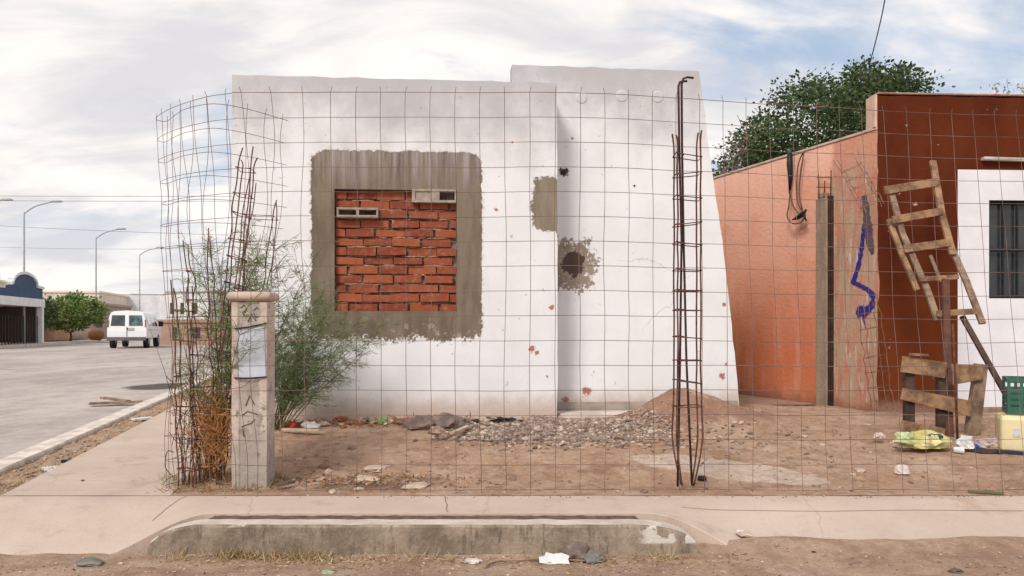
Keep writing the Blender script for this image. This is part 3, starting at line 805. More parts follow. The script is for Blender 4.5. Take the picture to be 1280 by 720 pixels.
m = MB(); m.tube([onO(990, 275, -.09), onO(997, 272, -.1), onO(1003, 268, -.1), onO(1008, 262, -.09)], [.006, .024, .03, .01], 7)
m.tube([onO(1004, 268, -.1), onO(1008, 276, -.1)], [.02, .008], 6)
m.build('connector', BLACK, cb)
m = MB(); m.tube([onO(987, 190, .07), onO(990, 188, .02), onO(1002, 187, .0), onO(1008, 185, .05)], .014, 6); m.build('cable_end', BLACK, cb)

# ------------------------------------------------------------------ brown house
HA = Vector((3.70, 8.1, 0)); HBp = Vector((8.6, 8.35, 0))
HW, LH = frame(HA, HBp)
def brownmat():
    t = NT('brown_paint'); x, y, z = t.sep()
    c = t.mix(t.ramp(t.noise(1.5, 6, .65, stretch=(1, 1, .6)), .35, .7), (.082, .018, .008), (.115, .028, .0105))
    c = t.mix(t.math('MULTIPLY', t.ramp(z, 2.0, .3), .6), c, (.175, .045, .013))
    c = t.mix(t.math('MULTIPLY', t.ramp(t.noise(4, 6, .7, stretch=(1, 1, .3), off=5), .55, .8), .35), c, (.065, .018, .012))
    pk = t.ramp(t.noise(9, 3, .5, off=8), .72, .74); c = t.mix(t.math('MULTIPLY', pk, .7), c, (.50, .40, .34))
    c = t.mix(t.math('MULTIPLY', t.ramp(t.math('SUBTRACT', z, t.math('MULTIPLY', t.noise(6, 5, .7), .3)), .18, 0), .6), c, (.33, .22, .17))
    t.bump(t.noise(14, 6, .6), .5, .01); return t.out(c, .95, .06)
BRN = brownmat(); WHT = simple('white_paint', (.76, .76, .79), (.68, .67, .70), 2, .4, 35, .85, .2, .005)
nb = thing('brown_house', 'dark red brown house front with a white painted window surround', 'house', HW @ Vector((2.4, 0, 0)))
wa = hit(HW, 1236, 373); wb = hit(HW, 1330, 251)
hz1_ = hit(HW, 1200, 121)[1]
m = plate('front_wall', HW, LH, hz1_, .18, BRN, holes=(rx(wa[0]), rx(wb[0]), rx(wa[1]), rx(wb[1])))
childM(m, 'front_wall', BRN, HW, nb)
pa = hit(HW, 1197, 391+118); pb_ = hit(HW, 1197, 212)
x9 = hit(HW, 1420, 300)[0]
m = MB()   # painted surround as 4 mm proud plates around the opening
m.box(pa[0], wa[0], -.004, -.001, pa[1], pb_[1]); m.box(wa[0], wb[0], -.004, -.001, wb[1], pb_[1])
m.box(wa[0], wb[0], -.004, -.001, pa[1], wa[1]); m.box(wb[0], x9, -.004, -.001, pa[1], pb_[1])
childM(m, 'white_surround', WHT, HW, nb)
m = MB(); q0 = hit(HW, 1194, 512); m.box(q0[0], x9, -.05, -.005, 0.05, pa[1]-.002)
childM(m, 'plinth', simple('brown_plinth', (.33, .21, .16), (.22, .13, .10), 6, .6, 40), HW, nb, .01)
m = MB(); m.box(wa[0], wb[0], .07, .075, wa[1], wb[1]); win = childM(m, 'window', simple('dark_glass', (.022, .026, .028), (.04, .045, .045), 4, 0, rough=.15, spec=.5), HW, nb)
m = MB(); 
for k in range(6):
    x = wa[0]+.02+k*(wb[0]-wa[0]-.04)/5; m.box(x-.009, x+.009, .028, .046, wa[1], wb[1])
zc = hit(HW, 1260, 312)[1]; m.box(wa[0], wb[0], .022, .028, zc-.014, zc+.014)
for zc2 in (wa[1]+.02, wb[1]-.02): m.box(wa[0], wb[0], .022, .028, zc2-.012, zc2+.012)
childM(m, 'window_bars', simple('bar_black', (.02, .022, .025), (.012, .013, .015), 20, .1), HW, win)
p1 = hit(HW, 1226, 199); p2 = hit(HW, 1400, 205)
m = MB(); m.beam((p1[0], -.03, p1[1]-.0), (p2[0], -.03, p1[1]-.03), .03, .06)
childM(m, 'ledge_strip', simple('pale_strip', (.6, .55, .52), (.42, .36, .33), 10, .3), HW, nb)
m = MB(); m.box(0, LH, -.006, .19, hz1_+.016, hz1_+.035)
childM(m, 'coping', simple('brown_coping', (.30, .12, .075), (.38, .28, .22), 6, .4), HW, nb, .006)
# near side return (thin light edge) and body behind
m = MB(); m.box(-.028, -.002, .0, .18, zN+.03, hz1_+.01)
childM(m, 'parapet_return', simple('cream_edge', (.66, .47, .36), (.55, .35, .27), 6, .4), HW, nb)
m = MB(); wallseg(m, (OEND.x+.4, OEND.y), (4.05, 8.32), .15, 0, 2.9); m.box(.3, LH, 1.5, 4.6, 0, 2.6, HW)
childM(m, 'building_body', simple('body_plaster', (.45, .25, .18), (.36, .2, .15), 3, .3), Matrix(), nb)

# ------------------------------------------------------------------ wire mesh fence
def lean(x): return .36*sm(-.4, 4.0, x)
tc_ = [(-1.64, 4.83), (-1.86, 4.91), (-2.12, 5.10), (-2.36, 5.33), (-2.44, 5.46), (-2.38, 5.50), (-2.26, 5.36), (-2.10, 5.18), (-1.90, 5.07), (-1.70, 5.20), (-1.52, 5.50)]
bc_ = [(-1.55, 4.83), (-1.74, 4.85), (-1.95, 4.87), (-2.07, 4.91), (-2.14, 4.96), (-2.13, 5.04), (-2.06, 5.10), (-1.98, 5.13), (-1.88, 5.14), (-1.76, 5.18), (-1.66, 5.26)]
cell = .15; NR = 17
def arc_sample(pts, n):
    L = [0]
    for a, b in zip(pts[:-1], pts[1:]): L.append(L[-1]+(b-a).length)
    out = []
    for i in range(n+1):
        s = L[-1]*i/n; k = 0
        while k < len(L)-2 and L[k+1] < s: k += 1
        f = (s-L[k])/(L[k+1]-L[k]); out.append(pts[k].lerp(pts[k+1], max(0, min(1, f))))
    return out
ct = curve([Vector((x, y, 0)) for x, y in tc_], 8); cbm = curve([Vector((x, y, 0)) for x, y in bc_], 8)
SUB = 3
main = []
x = 4.61
while x > -1.60: main.append(x); x -= cell/SUB
cols = []
for i, x in enumerate(main):
    e = sm(-1.0, -1.6, x)
    cols.append((Vector((x-.09*e, 4.83+lean(x), 0)), Vector((x, 4.83, 0))))
nct = int(round(sum((b-a).length for a, b in zip(ct[:-1], ct[1:]))/cell))*SUB
for a, b in zip(arc_sample(ct, nct)[1:], arc_sample(cbm, nct)[1:]): cols.append((a, b))
ZB = .018; 
def fpos(i, k, kk=0):
    """column i, row k (float)"""
    t, b = cols[i]; f = k/(NR-1); p = b.lerp(t, f); z = ZB+cell*k
    wob = .012 if i < len(main)-9 else (.05 if i > len(main)+3 else .03)
    p = p+Vector((wob*nz(p.x*1.3+i*.02, z, 1, 2.0), wob*1.5*nz(p.x, z, 7, 1.6), .006*nz(p.x, z*.5, 3, 2)+.010*nz(p.x, 0, 3, 1.0)))
    sag = .0+(.05*sm(.3, 3.0, p.x) if f > .5 else .05*sm(.3, 3.0, p.x)*f*2)
    p.z = z+p.z-sag*f
    return p
m = MB(); RW = .0017
for k in range(NR):
    m.tube([fpos(i, k) for i in range(0, len(cols))], RW if k not in (0, 16) else RW*1.15, 4, cap=False)
for i in range(0, len(cols), SUB):
    kx_ = [q*.5 for q in range(0, (NR-1)*2+1)]; pts = [fpos(i, q) for q in kx_]
    d = (pts[-1]-pts[-2]).normalized(); pts.append(pts[-1]+d*.035+Vector((R.uniform(-.01, .01), 0, 0)))
    pts.insert(0, pts[0]-Vector((R.uniform(-.008, .008), 0, .03)))
    m.tube(pts, RW, 4, cap=False)
fence = thing('wire_mesh_fence', 'rusty welded wire mesh fence with square cells and a curled loose end', 'fence', (1.4, 4.83, 0))
m.build('wire_mesh', WIREM, fence)

# ------------------------------------------------------------------ rebar cages
def cage(name, label, base, top, wd, dp, nst, group=None, mat=RUST, br=.0055, flare=None, jit=.01, skip=(), extra=.12, seed=1):
    rr = random.Random(seed); base = Vector(base); top = Vector(top); ax = (top-base).normalized()
    s = Vector((1, 0, 0)); s = (s-ax*s.dot(ax)).normalized(); u = ax.cross(s)
    th = thing(name, label, 'rebar', base, group)
    L = (top-base).length; cor = [(-1, -1), (1, -1), (1, 1), (-1, 1)]
    for (i, j) in cor:
        pts = []
        for k in range(15):
            f = k/14; wv = 1.0
            if flare: wv = flare(f)
            pts.append(base+ax*(L*f)+(s*i*wd/2+u*j*dp/2)*wv+Vector((rr.uniform(-jit, jit), rr.uniform(-jit, jit), 0))*(.6))
        pts.append(pts[-1]+ax*extra*rr.uniform(.3, 1)+s*rr.uniform(-.02, .02))
        m = MB(); m.tube(curve(pts, 3), br, 6); m.build('bar', mat, th)
    for k in range(nst):
        if k in skip: continue
        f = (k+.6)/nst; wv = flare(f) if flare else 1.0
        f += rr.uniform(-.012, .012); tl = rr.uniform(-.012, .012)
        q = [base+ax*(L*f+tl*i)+(s*i*(wd/2+.008)+u*j*(dp/2+.008))*wv for i, j in cor]
        q.append(q[0]+ax*.006); q.append(q[0]+ax*.006+(q[2]-q[0])*.35)
        m = MB(); m.tube(q, br*.62, 5); m.build('stirrup', mat, th)
    return th
def fl(f): return (.5+.62*sm(0, .12, f)) if f < .12 else (1.12-.12*sm(.12, .34, f))
cage('rebar_column_cage', 'tall upright rusty rebar cage tied to the fence in front of the white house', P(859, 606, 4.93), P(859, 180, 4.93), .14, .11, 15, mat=RUST, flare=fl, jit=.004, skip=(0, 1, 2), extra=.09)
HK = 'hooked bars standing in the rebar cage'
for label, L in (('smooth hooked bar whose bent top ends lower, left of the pair in the rebar cage', [(847, 608, 4.90), (850, 450, 4.92), (852, 300, 4.92), (849, 180, 4.9), (848, 108, 4.9), (850, 102.5, 4.9), (854, 101.5, 4.9), (859, 101.5, 4.9)]),
                 ('smooth hooked bar whose bent top reaches highest above the rebar cage', [(865, 607, 4.96), (858, 450, 4.95), (854.5, 300, 4.95), (852.5, 180, 4.95), (852, 106, 4.95), (854, 98.5, 4.95), (859, 96.5, 4.95), (867, 97.5, 4.95)])):
    m = MB(); m.tube([P(*q) for q in L], .0072, 8); tag(m.build('hooked_bar', RUST2), label, 'rebar', HK)
# three tangled cages at the street corner
GC = 'tangled rebar cages at the corner'
cage('rebar_cage', 'leaning rebar cage with the tallest thin top at the fence corner', P(268, 600, 5.05), P(308, 205, 5.25), .085, .085, 14, GC, RUST, .0042, jit=.016, seed=3)
cage('rebar_cage', 'leaning rebar cage with wide loose stirrups behind the concrete pillar', P(290, 560, 5.35), P(327, 262, 5.5), .19, .12, 10, GC, RUST, .0038, jit=.02, seed=5, extra=.2)
cage('rebar_cage', 'short dark rebar cage nearest the side street, stirrups hanging loose', P(236, 610, 4.98), P(228, 372, 5.05), .09, .07, 6, GC, RUST, .0042, jit=.014, seed=7, extra=.15)
cage('rebar_cage', 'rebar cage tilting left with bars crossing the curled mesh', P(262, 606, 5.02), P(250, 330, 5.1), .13, .09, 8, GC, RUST, .0036, jit=.024, seed=9, extra=.3)
rr = random.Random(21)
tg = thing('wire_tangle', 'knot of bent rusty wires around the foot of the corner cages', 'wire', P(240, 612, 4.95))
for k in range(24):
    px = rr.uniform(212, 275); py = rr.uniform(470, 605); d = rr.uniform(4.95, 5.25)
    p = P(px, py, d); pts = [p]; v = Vector((rr.uniform(-.5, .5), rr.uniform(-.3, .3), rr.uniform(-.2, 1))).normalized()
    for s in range(5):
        v = (v+Vector((rr.uniform(-.6, .6), rr.uniform(-.3, .3), rr.uniform(-.6, .5)))).normalized()
        q = pts[-1]+v*rr.uniform(.05, .11); q.z = max(q.z, .02); q.x = max(q.x, -2.16); q.y = max(4.9, min(5.3, q.y)); pts.append(q)
    m = MB(); m.tube(curve(pts, 3), rr.choice((.0018, .0022, .003)), 5, cap=False); m.build('wire', rr.choice((RUST, RUST2)), tg)
# slim leaning cage in the far right corner
cage('rebar_cage', 'thin rebar cage leaning in the corner between orange and brown walls', P(1103, 512, 7.75), P(1086, 385, 7.8), .16, .12, 7, None, simple('rust_pink', (.26, .13, .09), (.16, .07, .05), 20, .3), .004, jit=.02, seed=12)
cage('rebar_cage', 'tilted rebar cage sticking out high up on the orange wall beside the brown corner', P(1093, 262, 7.85), P(1062, 205, 7.95), .2, .05, 5, None, simple('rust_pink2', (.36, .20, .15), (.2, .10, .08), 20, .3), .0035, jit=.02, seed=13)

# ------------------------------------------------------------------ concrete pillar
pil = thing('concrete_pillar', 'worn square concrete pillar with a rounded cap and a pale blue panel', 'pillar', P(316, 616, 4.98))
def pillarmat():
    t = NT('pillar_paint'); x, y, z = t.sep()
    c = t.mix(t.ramp(t.noise(4, 6, .7), .35, .65), (.64, .53, .45), (.44, .37, .32))
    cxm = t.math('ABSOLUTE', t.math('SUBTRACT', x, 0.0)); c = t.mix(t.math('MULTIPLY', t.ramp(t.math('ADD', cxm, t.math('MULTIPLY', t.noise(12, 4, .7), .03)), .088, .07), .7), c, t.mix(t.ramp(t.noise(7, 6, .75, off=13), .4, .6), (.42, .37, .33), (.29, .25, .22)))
    c = t.mix(t.ramp(t.noise(9, 6, .75, off=4), .56, .64), c, (.30, .25, .22))
    c = t.mix(t.math('MULTIPLY', t.ramp(t.math('ADD', z, t.math('MULTIPLY', t.noise(5, 5, .7), .5)), .75, .35), .75), c, (.33, .29, .255))
    c = t.mix(t.math('MULTIPLY', t.ramp(t.noise(22, 4, .7, off=9), .62, .66), .7), c, (.12, .10, .09))
    t.bump(t.noise(25, 7, .7), .9, .010); return t.out(c, .9, .2)
PM = pillarmat(); yd = 4.93; hw_ = .130
xc = (311.5-640)/1000*yd
m = MB(); zt = 1-(377-409)*yd/1000
cxs = [-hw_, hw_]; vs = []
lv = fr(-.05, zt, .08)
ring = [(-.126, 0), (-.10, -.004), (-.075, .0), (-.065, .009), (.065, .009), (.075, .0), (.10, -.004), (.126, 0), (.13, .02), (.13, .24), (.12, .25), (-.12, .25), (-.13, .24), (-.13, .02)]
for z in lv:
    for a, b in ring:
        a2 = a*.86; b2 = b*.64; vs.append((xc+a2+.004*nz(a, z, b, 9), yd+b2+.005*nz(a*2, z, 4+b, 8), z))
n = len(ring)
m.add(vs, [(j*n+i, j*n+(i+1) % n, (j+1)*n+(i+1) % n, (j+1)*n+i) for j in range(len(lv)-1) for i in range(n)]+[tuple((len(lv)-1)*n+i for i in range(n))])
m.build('shaft', PM, pil, loc=(xc, yd, 0))
m = MB(); zc = zt+.033; rr_ = .036; vs = []; n = 10; k0 = 0
# rounded cap: stacked rounded rings
def rrect(hx, hy, z, r=.02, n=4):
    out = []
    for cx, cy, a0 in ((hx-r, hy-r, 0), (-hx+r, hy-r, pi/2), (-hx+r, -hy+r, pi), (hx-r, -hy+r, 3*pi/2)):
        for k in range(n+1):
            a = a0+k*pi/2/n; out.append((xc+cx+r*cos(a), yd+.08+cy+r*sin(a), z))
    return out
lay = []
for k in range(9):
    a = -pi/2+pi*k/8; lay.append(rrect(.112+.026*cos(a), .078+.026*cos(a), zc+.030*sin(a)))
vs = [p for l in lay for p in l]; n = len(lay[0])
m.add(vs, [(j*n+i, j*n+(i+1) % n, (j+1)*n+(i+1) % n, (j+1)*n+i) for j in range(8) for i in range(n)]+[tuple(8*n+i for i in range(n))], 0, True)
m.build('cap', simple('cap_concrete', (.56, .43, .37), (.42, .31, .26), 6, .6, 50), pil)
m = MB(); a = P(297, 411, yd-.006); b = P(330, 405, yd-.006); c = P(332, 471, yd-.006); d = P(298, 472, yd-.006)
vs = [a, b, c, d]; m.add([v for v in vs]+[v+Vector((0, .012, 0)) for v in vs], [(0, 3, 2, 1), (4, 5, 6, 7), (0, 1, 5, 4), (1, 2, 6, 5), (2, 3, 7, 6), (3, 0, 4, 7)])
m.build('panel', simple('pale_blue_panel', (.54, .57, .64), (.48, .50, .56), 5, .15, 30, .6), pil)
m = MB()
for y1, y2 in ((411, 404), (472.5, 471)):
    m.tube([P(293, y1, yd-.01), P(312, (y1+y2)/2+1, yd-.014), P(333, y2, yd-.01)], .0045, 6)
m.build('tie_wire', BLACK, pil)
# broken lettering scars moulded on the shaft
m = MB(); rs = random.Random(4)
def scar(pts, w=.006): m.tube([P(a-4, b, yd+.003) for a, b in pts], w, 5)
for pts in ([(305, 385), (309, 381), (312, 386), (307, 391), (311, 396)], [(321, 388), (325, 384), (330, 388), (329, 395), (323, 396), (321, 391)], [(314, 402), (318, 392), (324, 401)],
            [(311, 507), (316, 494), (322, 506)], [(306, 520), (313, 514), (326, 518)], [(306, 533), (318, 529), (322, 524)], [(309, 546), (307, 536)]):
    scar(pts, .0035)
m.build('chipped_mark', simple('scar_grey', (.17, .145, .13), (.10, .085, .08), 20, .3), pil)

# ------------------------------------------------------------------ plants
def ribbon_leaf(m, p, d, L, w, mi=0):
    d = d.normalized(); s = d.cross(Vector((R.uniform(-1, 1), R.uniform(-1, 1), R.uniform(-1, 1)))).normalized()*w/2
    q = p+d*L; mid = p+d*L*.5+Vector((0, 0, -L*.06))
    m.add([p-s*.4, p+s*.4, mid+s, q, mid-s], [(0, 1, 2, 3, 4)], mi)
def feathery(name, label, base, dirs, leaf, stem, seed, Ls=(.5, 1.1), nleaf=14, w=.004, ll=(.05, .10), bounds=(0, 1280), r0=.009, twigs=9, group=None, cat='shrub'):
    rr = random.Random(seed); th = thing(name, label, cat, base, group); ms = MB(); ml = MB()
    for dr in dirs:
        p = Vector(base)+Vector((rr.uniform(-.05, .05), rr.uniform(-.05, .05), 0)); v = Vector(dr).normalized(); L = rr.uniform(*Ls); n = 9; pts = [p]
        for k in range(n):
            v = (v+Vector((rr.uniform(-.12, .12), rr.uniform(-.08, .08), rr.uniform(-.10, .06)))).normalized(); pts.append(pts[-1]+v*L/n)
        ms.tube(pts, [r0*(1-.85*k/n) for k in range(n+1)], 5, cap=False)
        for k in range(3, n+1):
            for t in range(twigs // 3):
                tv = (v+Vector((rr.uniform(-.9, .9), rr.uniform(-.5, .5), rr.uniform(-.7, .6)))).normalized(); tp = [pts[k]]; tl = rr.uniform(.12, .28)
                for s in range(4):
                    tv = (tv+Vector((0, 0, -.06))+Vector((rr.uniform(-.15, .15), rr.uniform(-.1, .1), rr.uniform(-.1, .1)))).normalized(); tp.append(tp[-1]+tv*tl/4)
                if bounds[0] < 640+1000*tp[-1].x/tp[-1].y < bounds[1]: ms.tube(tp, [.0022, .0018, .0015, .0012, .001], 3, cap=False)
                for s in range(nleaf):
                    f = rr.random()*3.99; a = int(f); q = tp[a].lerp(tp[a+1], f-a)
                    lv = (tv*.8+Vector((rr.uniform(-1, 1), rr.uniform(-.6, .6), rr.uniform(-.9, .5)))).normalized()
                    
                    if bounds[0] < 640+1000*q.x/q.y < bounds[1]: ribbon_leaf(ml, q, lv, rr.uniform(*ll), w)
    ms.build('stem', stem, th); ml.build('foliage', leaf, th)
    return th
LF1 = leafmat('palo_verde_leaf', (.13, .19, .05), (.24, .29, .11))
LF2 = leafmat('palo_verde_leaf_dark', (.09, .15, .05), (.20, .26, .11))
ST1 = simple('green_brown_stem', (.16, .14, .07), (.10, .07, .04), 10, .2)
def fan(n, c, sp, rr): 
    return [Vector((c[0]+rr.uniform(-sp, sp), rr.uniform(-.25, .25), c[1]+rr.uniform(-sp, sp))) for _ in range(n)]
rr = random.Random(31)
feathery('feathery_shrub', 'feathery green shrub spreading right from behind the concrete pillar', G(342, 545, .08)+Vector((0, .02, -.02)), fan(13, (.10, 1.0), .15, rr)+fan(17, (.42, .9), .24, rr), LF2, ST1, 41, (.7, 1.3), 15, .0034, (.04, .09), r0=.006, bounds=(330, 520))
feathery('feathery_shrub', 'tall green shrub growing through the rebar left of the concrete pillar', P(272, 600, 5.2), fan(10, (.05, 1.0), .06, rr), LF1, ST1, 42, (.95, 1.5), 18, .0034, (.035, .075), r0=.006, bounds=(222, 345))
feathery('feathery_shrub', 'thin airy green growth above the cap of the concrete pillar', P(300, 560, 5.45), fan(10, (.10, 1.0), .22, rr), LF2, ST1, 43, (1.0, 1.45), 18, .0034, (.04, .08), r0=.005, bounds=(262, 425))
feathery('weedy_twigs', 'sparse brown twigs winding up the curled mesh at the corner', P(232, 606, 5.0), fan(7, (.05, 1.0), .10, rr), leafmat('brown_leaf', (.20, .10, .055), (.12, .06, .04)), RUST2, 44, (.5, 1.2), 4, .004, (.02, .045), twigs=3, r0=.0035, bounds=(208, 300))
# dry orange brush
DRY = leafmat('dry_brush_leaf', (.55, .28, .09), (.36, .16, .06), .2)
th = thing('dry_brush', 'dried orange bush behind the mesh left of the pillar', 'bush', P(262, 600, 5.15)); m = MB(); rr = random.Random(6); ms = MB()
for k in range(1300):
    px = 265+rr.gauss(0, 12); py = 540+rr.gauss(0, 24); d = 5.02+rr.uniform(-.08, .16)
    if py > 592: continue
    p = P(min(px, 292), py, d)
    ribbon_leaf(m, p, Vector((rr.uniform(-.6, .6), rr.uniform(-.5, .5), rr.uniform(-.1, 1))), rr.uniform(.05, .11), .006)
for k in range(26):
    b = P(262+rr.uniform(-10, 10), 603, 5.12+rr.uniform(-.05, .05)); ms.tube([b, b+Vector((rr.uniform(-.06, .06), 0, .2)), b+Vector((rr.uniform(-.14, .14), rr.uniform(-.05, .05), rr.uniform(.35, .6)))], [.003, .0025, .001], 4, cap=False)
m.build('foliage', DRY, th); ms.build('stem', simple('dry_stem', (.35, .18, .08), (.22, .11, .05), 12, 0), th)

def grass_tufts(name, spots, mats, seed, n=26, L=(.03, .09), w=.004, sp=.05):
    rr = random.Random(seed); m = MB()
    for (p, k) in spots:
        for i in range(int(n*k)):
            q = Vector(p)+Vector((rr.gauss(0, sp), rr.gauss(0, sp*.6), 0))
            ribbon_leaf(m, q, Vector((rr.uniform(-.7, .7), rr.uniform(-.7, .7), rr.uniform(.1, 1))), rr.uniform(*L), w, rr.choice(range(len(mats))))
    o = m.build(name, mats); return o
DG1 = leafmat('dry_grass_a', (.50, .34, .17), (.36, .22, .10), .15); DG2 = leafmat('dry_grass_b', (.62, .50, .32), (.42, .30, .16), .15)
DG3 = leafmat('olive_grass', (.22, .20, .08), (.30, .24, .10), .15)
spots = []; rr = random.Random(77)
for k in range(330):
    x = rr.uniform(-1.72, .92); a = nz(x, 3, 0, 2.2)
    cl = 1.0 if -1.45 < x < -.95 or .42 < x < .80 or -.10 < x < .10 else .10
    y = 4.03-abs(rr.gauss(0, .045)); spots.append(((x, y, street_z(x, y)), cl*max(.05, .8+2.2*a)*rr.uniform(.5, 1.3)))
tag(grass_tufts('dry_grass', spots, [DG1, DG2, DG1, DG3], 3, 13, (.02, .075), .004, .035), 'dry yellow grass growing along the foot of the front kerb', 'grass', kind='stuff')
spots = []
for k in range(120):
    y = 5.0+rr.random()**2*9; x = kx(y)+rr.uniform(.08, .36); spots.append(((x, y, -.03), rr.uniform(.3, 1)))
tag(grass_tufts('strip_grass', spots, [DG1, DG2], 4, 14, (.02, .06), .004, .06), 'dry weeds in the dirt strip beside the side kerb', 'grass', kind='stuff')
spots = []
for k in range(110):
    px = rr.uniform(210, 360); y = rr.uniform(4.85, 5.3); x = (px-640)/1000*y; spots.append(((x, y, lot_z(x, y)), rr.uniform(.2, 1)))
for k in range(30):
    x = rr.uniform(-1.9, .3); y = rr.uniform(6.7, 7.1); spots.append(((x, y, lot_z(x, y)), rr.uniform(.2, .5)))
tag(grass_tufts('lot_weeds', spots, [DG1, DG3, DRY, LF2], 5, 14, (.02, .08), .004, .05), 'dry weeds and leaf litter on the ground around the pillar', 'weeds', kind='stuff')
m = MB(); rl = random.Random(41)
for k in range(1300):
    x = rl.uniform(-1.75, 1.2); y = 4.02-abs(rl.gauss(0, .12))
    if nz(x, y, 5, 2.5) < rl.uniform(-.6, .25): continue
    ribbon_leaf(m, Vector((x, y, street_z(x, y)+.004)), Vector((rl.uniform(-1, 1), rl.uniform(-1, 1), rl.uniform(0, .3))), rl.uniform(.012, .035), rl.uniform(.003, .009), rl.choice((0, 1, 2)))
tag(m.build('street_litter', [DG1, DG2, leafmat('litter_c', (.30, .17, .09), (.20, .11, .06), .05)]), 'dry straw and leaves swept along the street below the kerb', 'leaves', kind='stuff')
# litter of dry leaves flat on the ground
m = MB(); rr = random.Random(17)
for k in range(900):
    if k < 420: x = rr.gauss(-1.05, .42); y = 4.98+abs(rr.gauss(0, .16))
    elif k < 700: x = rr.uniform(-1.95, -.6); y = 6.95+rr.gauss(0, .09)
    else: x = rr.uniform(-1.6, 3); y = rr.uniform(4.8, 6.6)
    z = lot_z(x, y)+.008
    if y > 7.1: continue
    ribbon_leaf(m, Vector((x, y, z)), Vector((rr.uniform(-1, 1), rr.uniform(-1, 1), rr.uniform(-.1, .3))), rr.uniform(.02, .05), .014, rr.choice((0, 0, 1, 2)))
tag(m.build('leaf_litter', [leafmat('litter_a', (.34, .19, .11), (.20, .11, .07), .05), leafmat('litter_b', (.55, .42, .32), (.42, .3, .22), .05), DRY]), 'fallen dry leaves scattered over the lot', 'leaves', kind='stuff')

# big tree behind the orange wall
def tree(name, label, base, H, crown, ncl, nlf, ls, leafm, bark, seed, clr=.35, trunk_r=.13, limbs=9, shape=None, group=None, hole=-.28, limb=1.0):
    rr = random.Random(seed); th = thing(name, label, 'tree', base, group); base = Vector(base)
    cc, rad = Vector(crown[0]), Vector(crown[1]); mt = MB(); ml = MB(); tips = []
    fork = base+Vector((rr.uniform(-.1, .1), rr.uniform(-.1, .1), (cc.z-rad.z-base.z)*.75))
    mt.tube([base, base.lerp(fork, .5)+Vector((.05, .03, 0)), fork], [trunk_r*1.2, trunk_r, trunk_r*.85], 9)
    for k in range(limbs):
        a = 2*pi*k/limbs+rr.uniform(-.3, .3); el = rr.uniform(.1, .9)
        e = cc+Vector((rad.x*cos(a)*.8*limb*sqrt(1-el*el*.6), rad.y*sin(a)*.8*limb, rad.z*(el*1.3-.55)*limb))
        mid = fork.lerp(e, .5)+Vector((0, 0, -.1*rad.z)); mt.tube(curve([fork, mid, e], 4), [trunk_r*.55*(1-.9*i/8) for i in range(9)], 6, cap=False); tips.append(e)
        for j in range(3):
            f = fork.lerp(e, rr.uniform(.4, .9)); g = f+Vector((rr.uniform(-.5, .5)*rad.x*.7, rr.uniform(-.4, .4)*rad.y, rr.uniform(0, .6)*rad.z)); mt.tube([f, f.lerp(g, .5)+Vector((0, 0, .05)), g], [trunk_r*.2, trunk_r*.12, trunk_r*.04], 4, cap=False)
    for k in range(ncl):
        while True:
            q = Vector((rr.uniform(-1, 1), rr.uniform(-1, 1), rr.uniform(-1, 1)))
            if q.length < 1 and q.length > rr.uniform(.2, .85): break
        q = q*(1+.22*nz(q.x, q.y, q.z+seed, 2.4))
        if nz(q.x, q.y, q.z+seed*2, 2.6) < hole and rr.random() < .8: continue
        c = cc+Vector((q.x*rad.x, q.y*rad.y, q.z*rad.z))
        if shape and not shape(c): continue
        cr = clr*rr.uniform(.5, 1.2)
        for i in range(nlf):
            o = Vector([max(-.8, min(.8, rr.gauss(0, .45))) for _ in range(3)])*cr; o.z *= .7
            ml_d = (o+Vector((rr.uniform(-.3, .3), rr.uniform(-.3, .3), rr.uniform(-.25, .15)))*cr).normalized()
            s = ls*rr.uniform(.6, 1.3); R_ = rr
            sv = ml_d.cross(Vector((rr.uniform(-1, 1), rr.uniform(-1, 1), rr.uniform(-.3, 1)))).normalized()*s*.32
            p = c+o; ml.add([p-sv*.5, p+ml_d*s*.5-sv, p+ml_d*s, p+ml_d*s*.5+sv, p+sv*.5], [(0, 1, 2, 3, 4)])
    mt.build('trunk', bark, th); ml.build('crown', leafm, th)
    return th
BARK = simple('bark', (.17, .12, .09), (.09, .065, .05), 9, .8, 30)
TL = leafmat('tree_leaf', (.022, .045, .016), (.105, .15, .05), .3)
cx = P(1045, 175, 15)
TOPL = [(880, 232), (893, 215), (935, 150), (965, 116), (1000, 96), (1050, 88), (1090, 79), (1130, 84), (1160, 95), (1180, 112), (1190, 130)]
def outl(c):
    px = 640+1000*c.x/c.y; py = 409-1000*(c.z-1)/c.y
    if not 893 < px < 1182: return False
    for (x0_, y0_), (x1_, y1_) in zip(TOPL[:-1], TOPL[1:]):
        if x0_ <= px <= x1_: return py > y0_+(y1_-y0_)*(px-x0_)/(x1_-x0_)+12+26*nz(px*.05, c.y*.5, 0)
tree('leafy_tree', 'large dark green tree rising behind the orange wall and brown house', (6.3, 15.4, .14), 5.5, ((6.0, 15.4, 3.7), (3.8, 2.4, 3.0)), 3600, 56, .066, TL, BARK, 3, .36, hole=-.20, limb=.6, shape=outl)
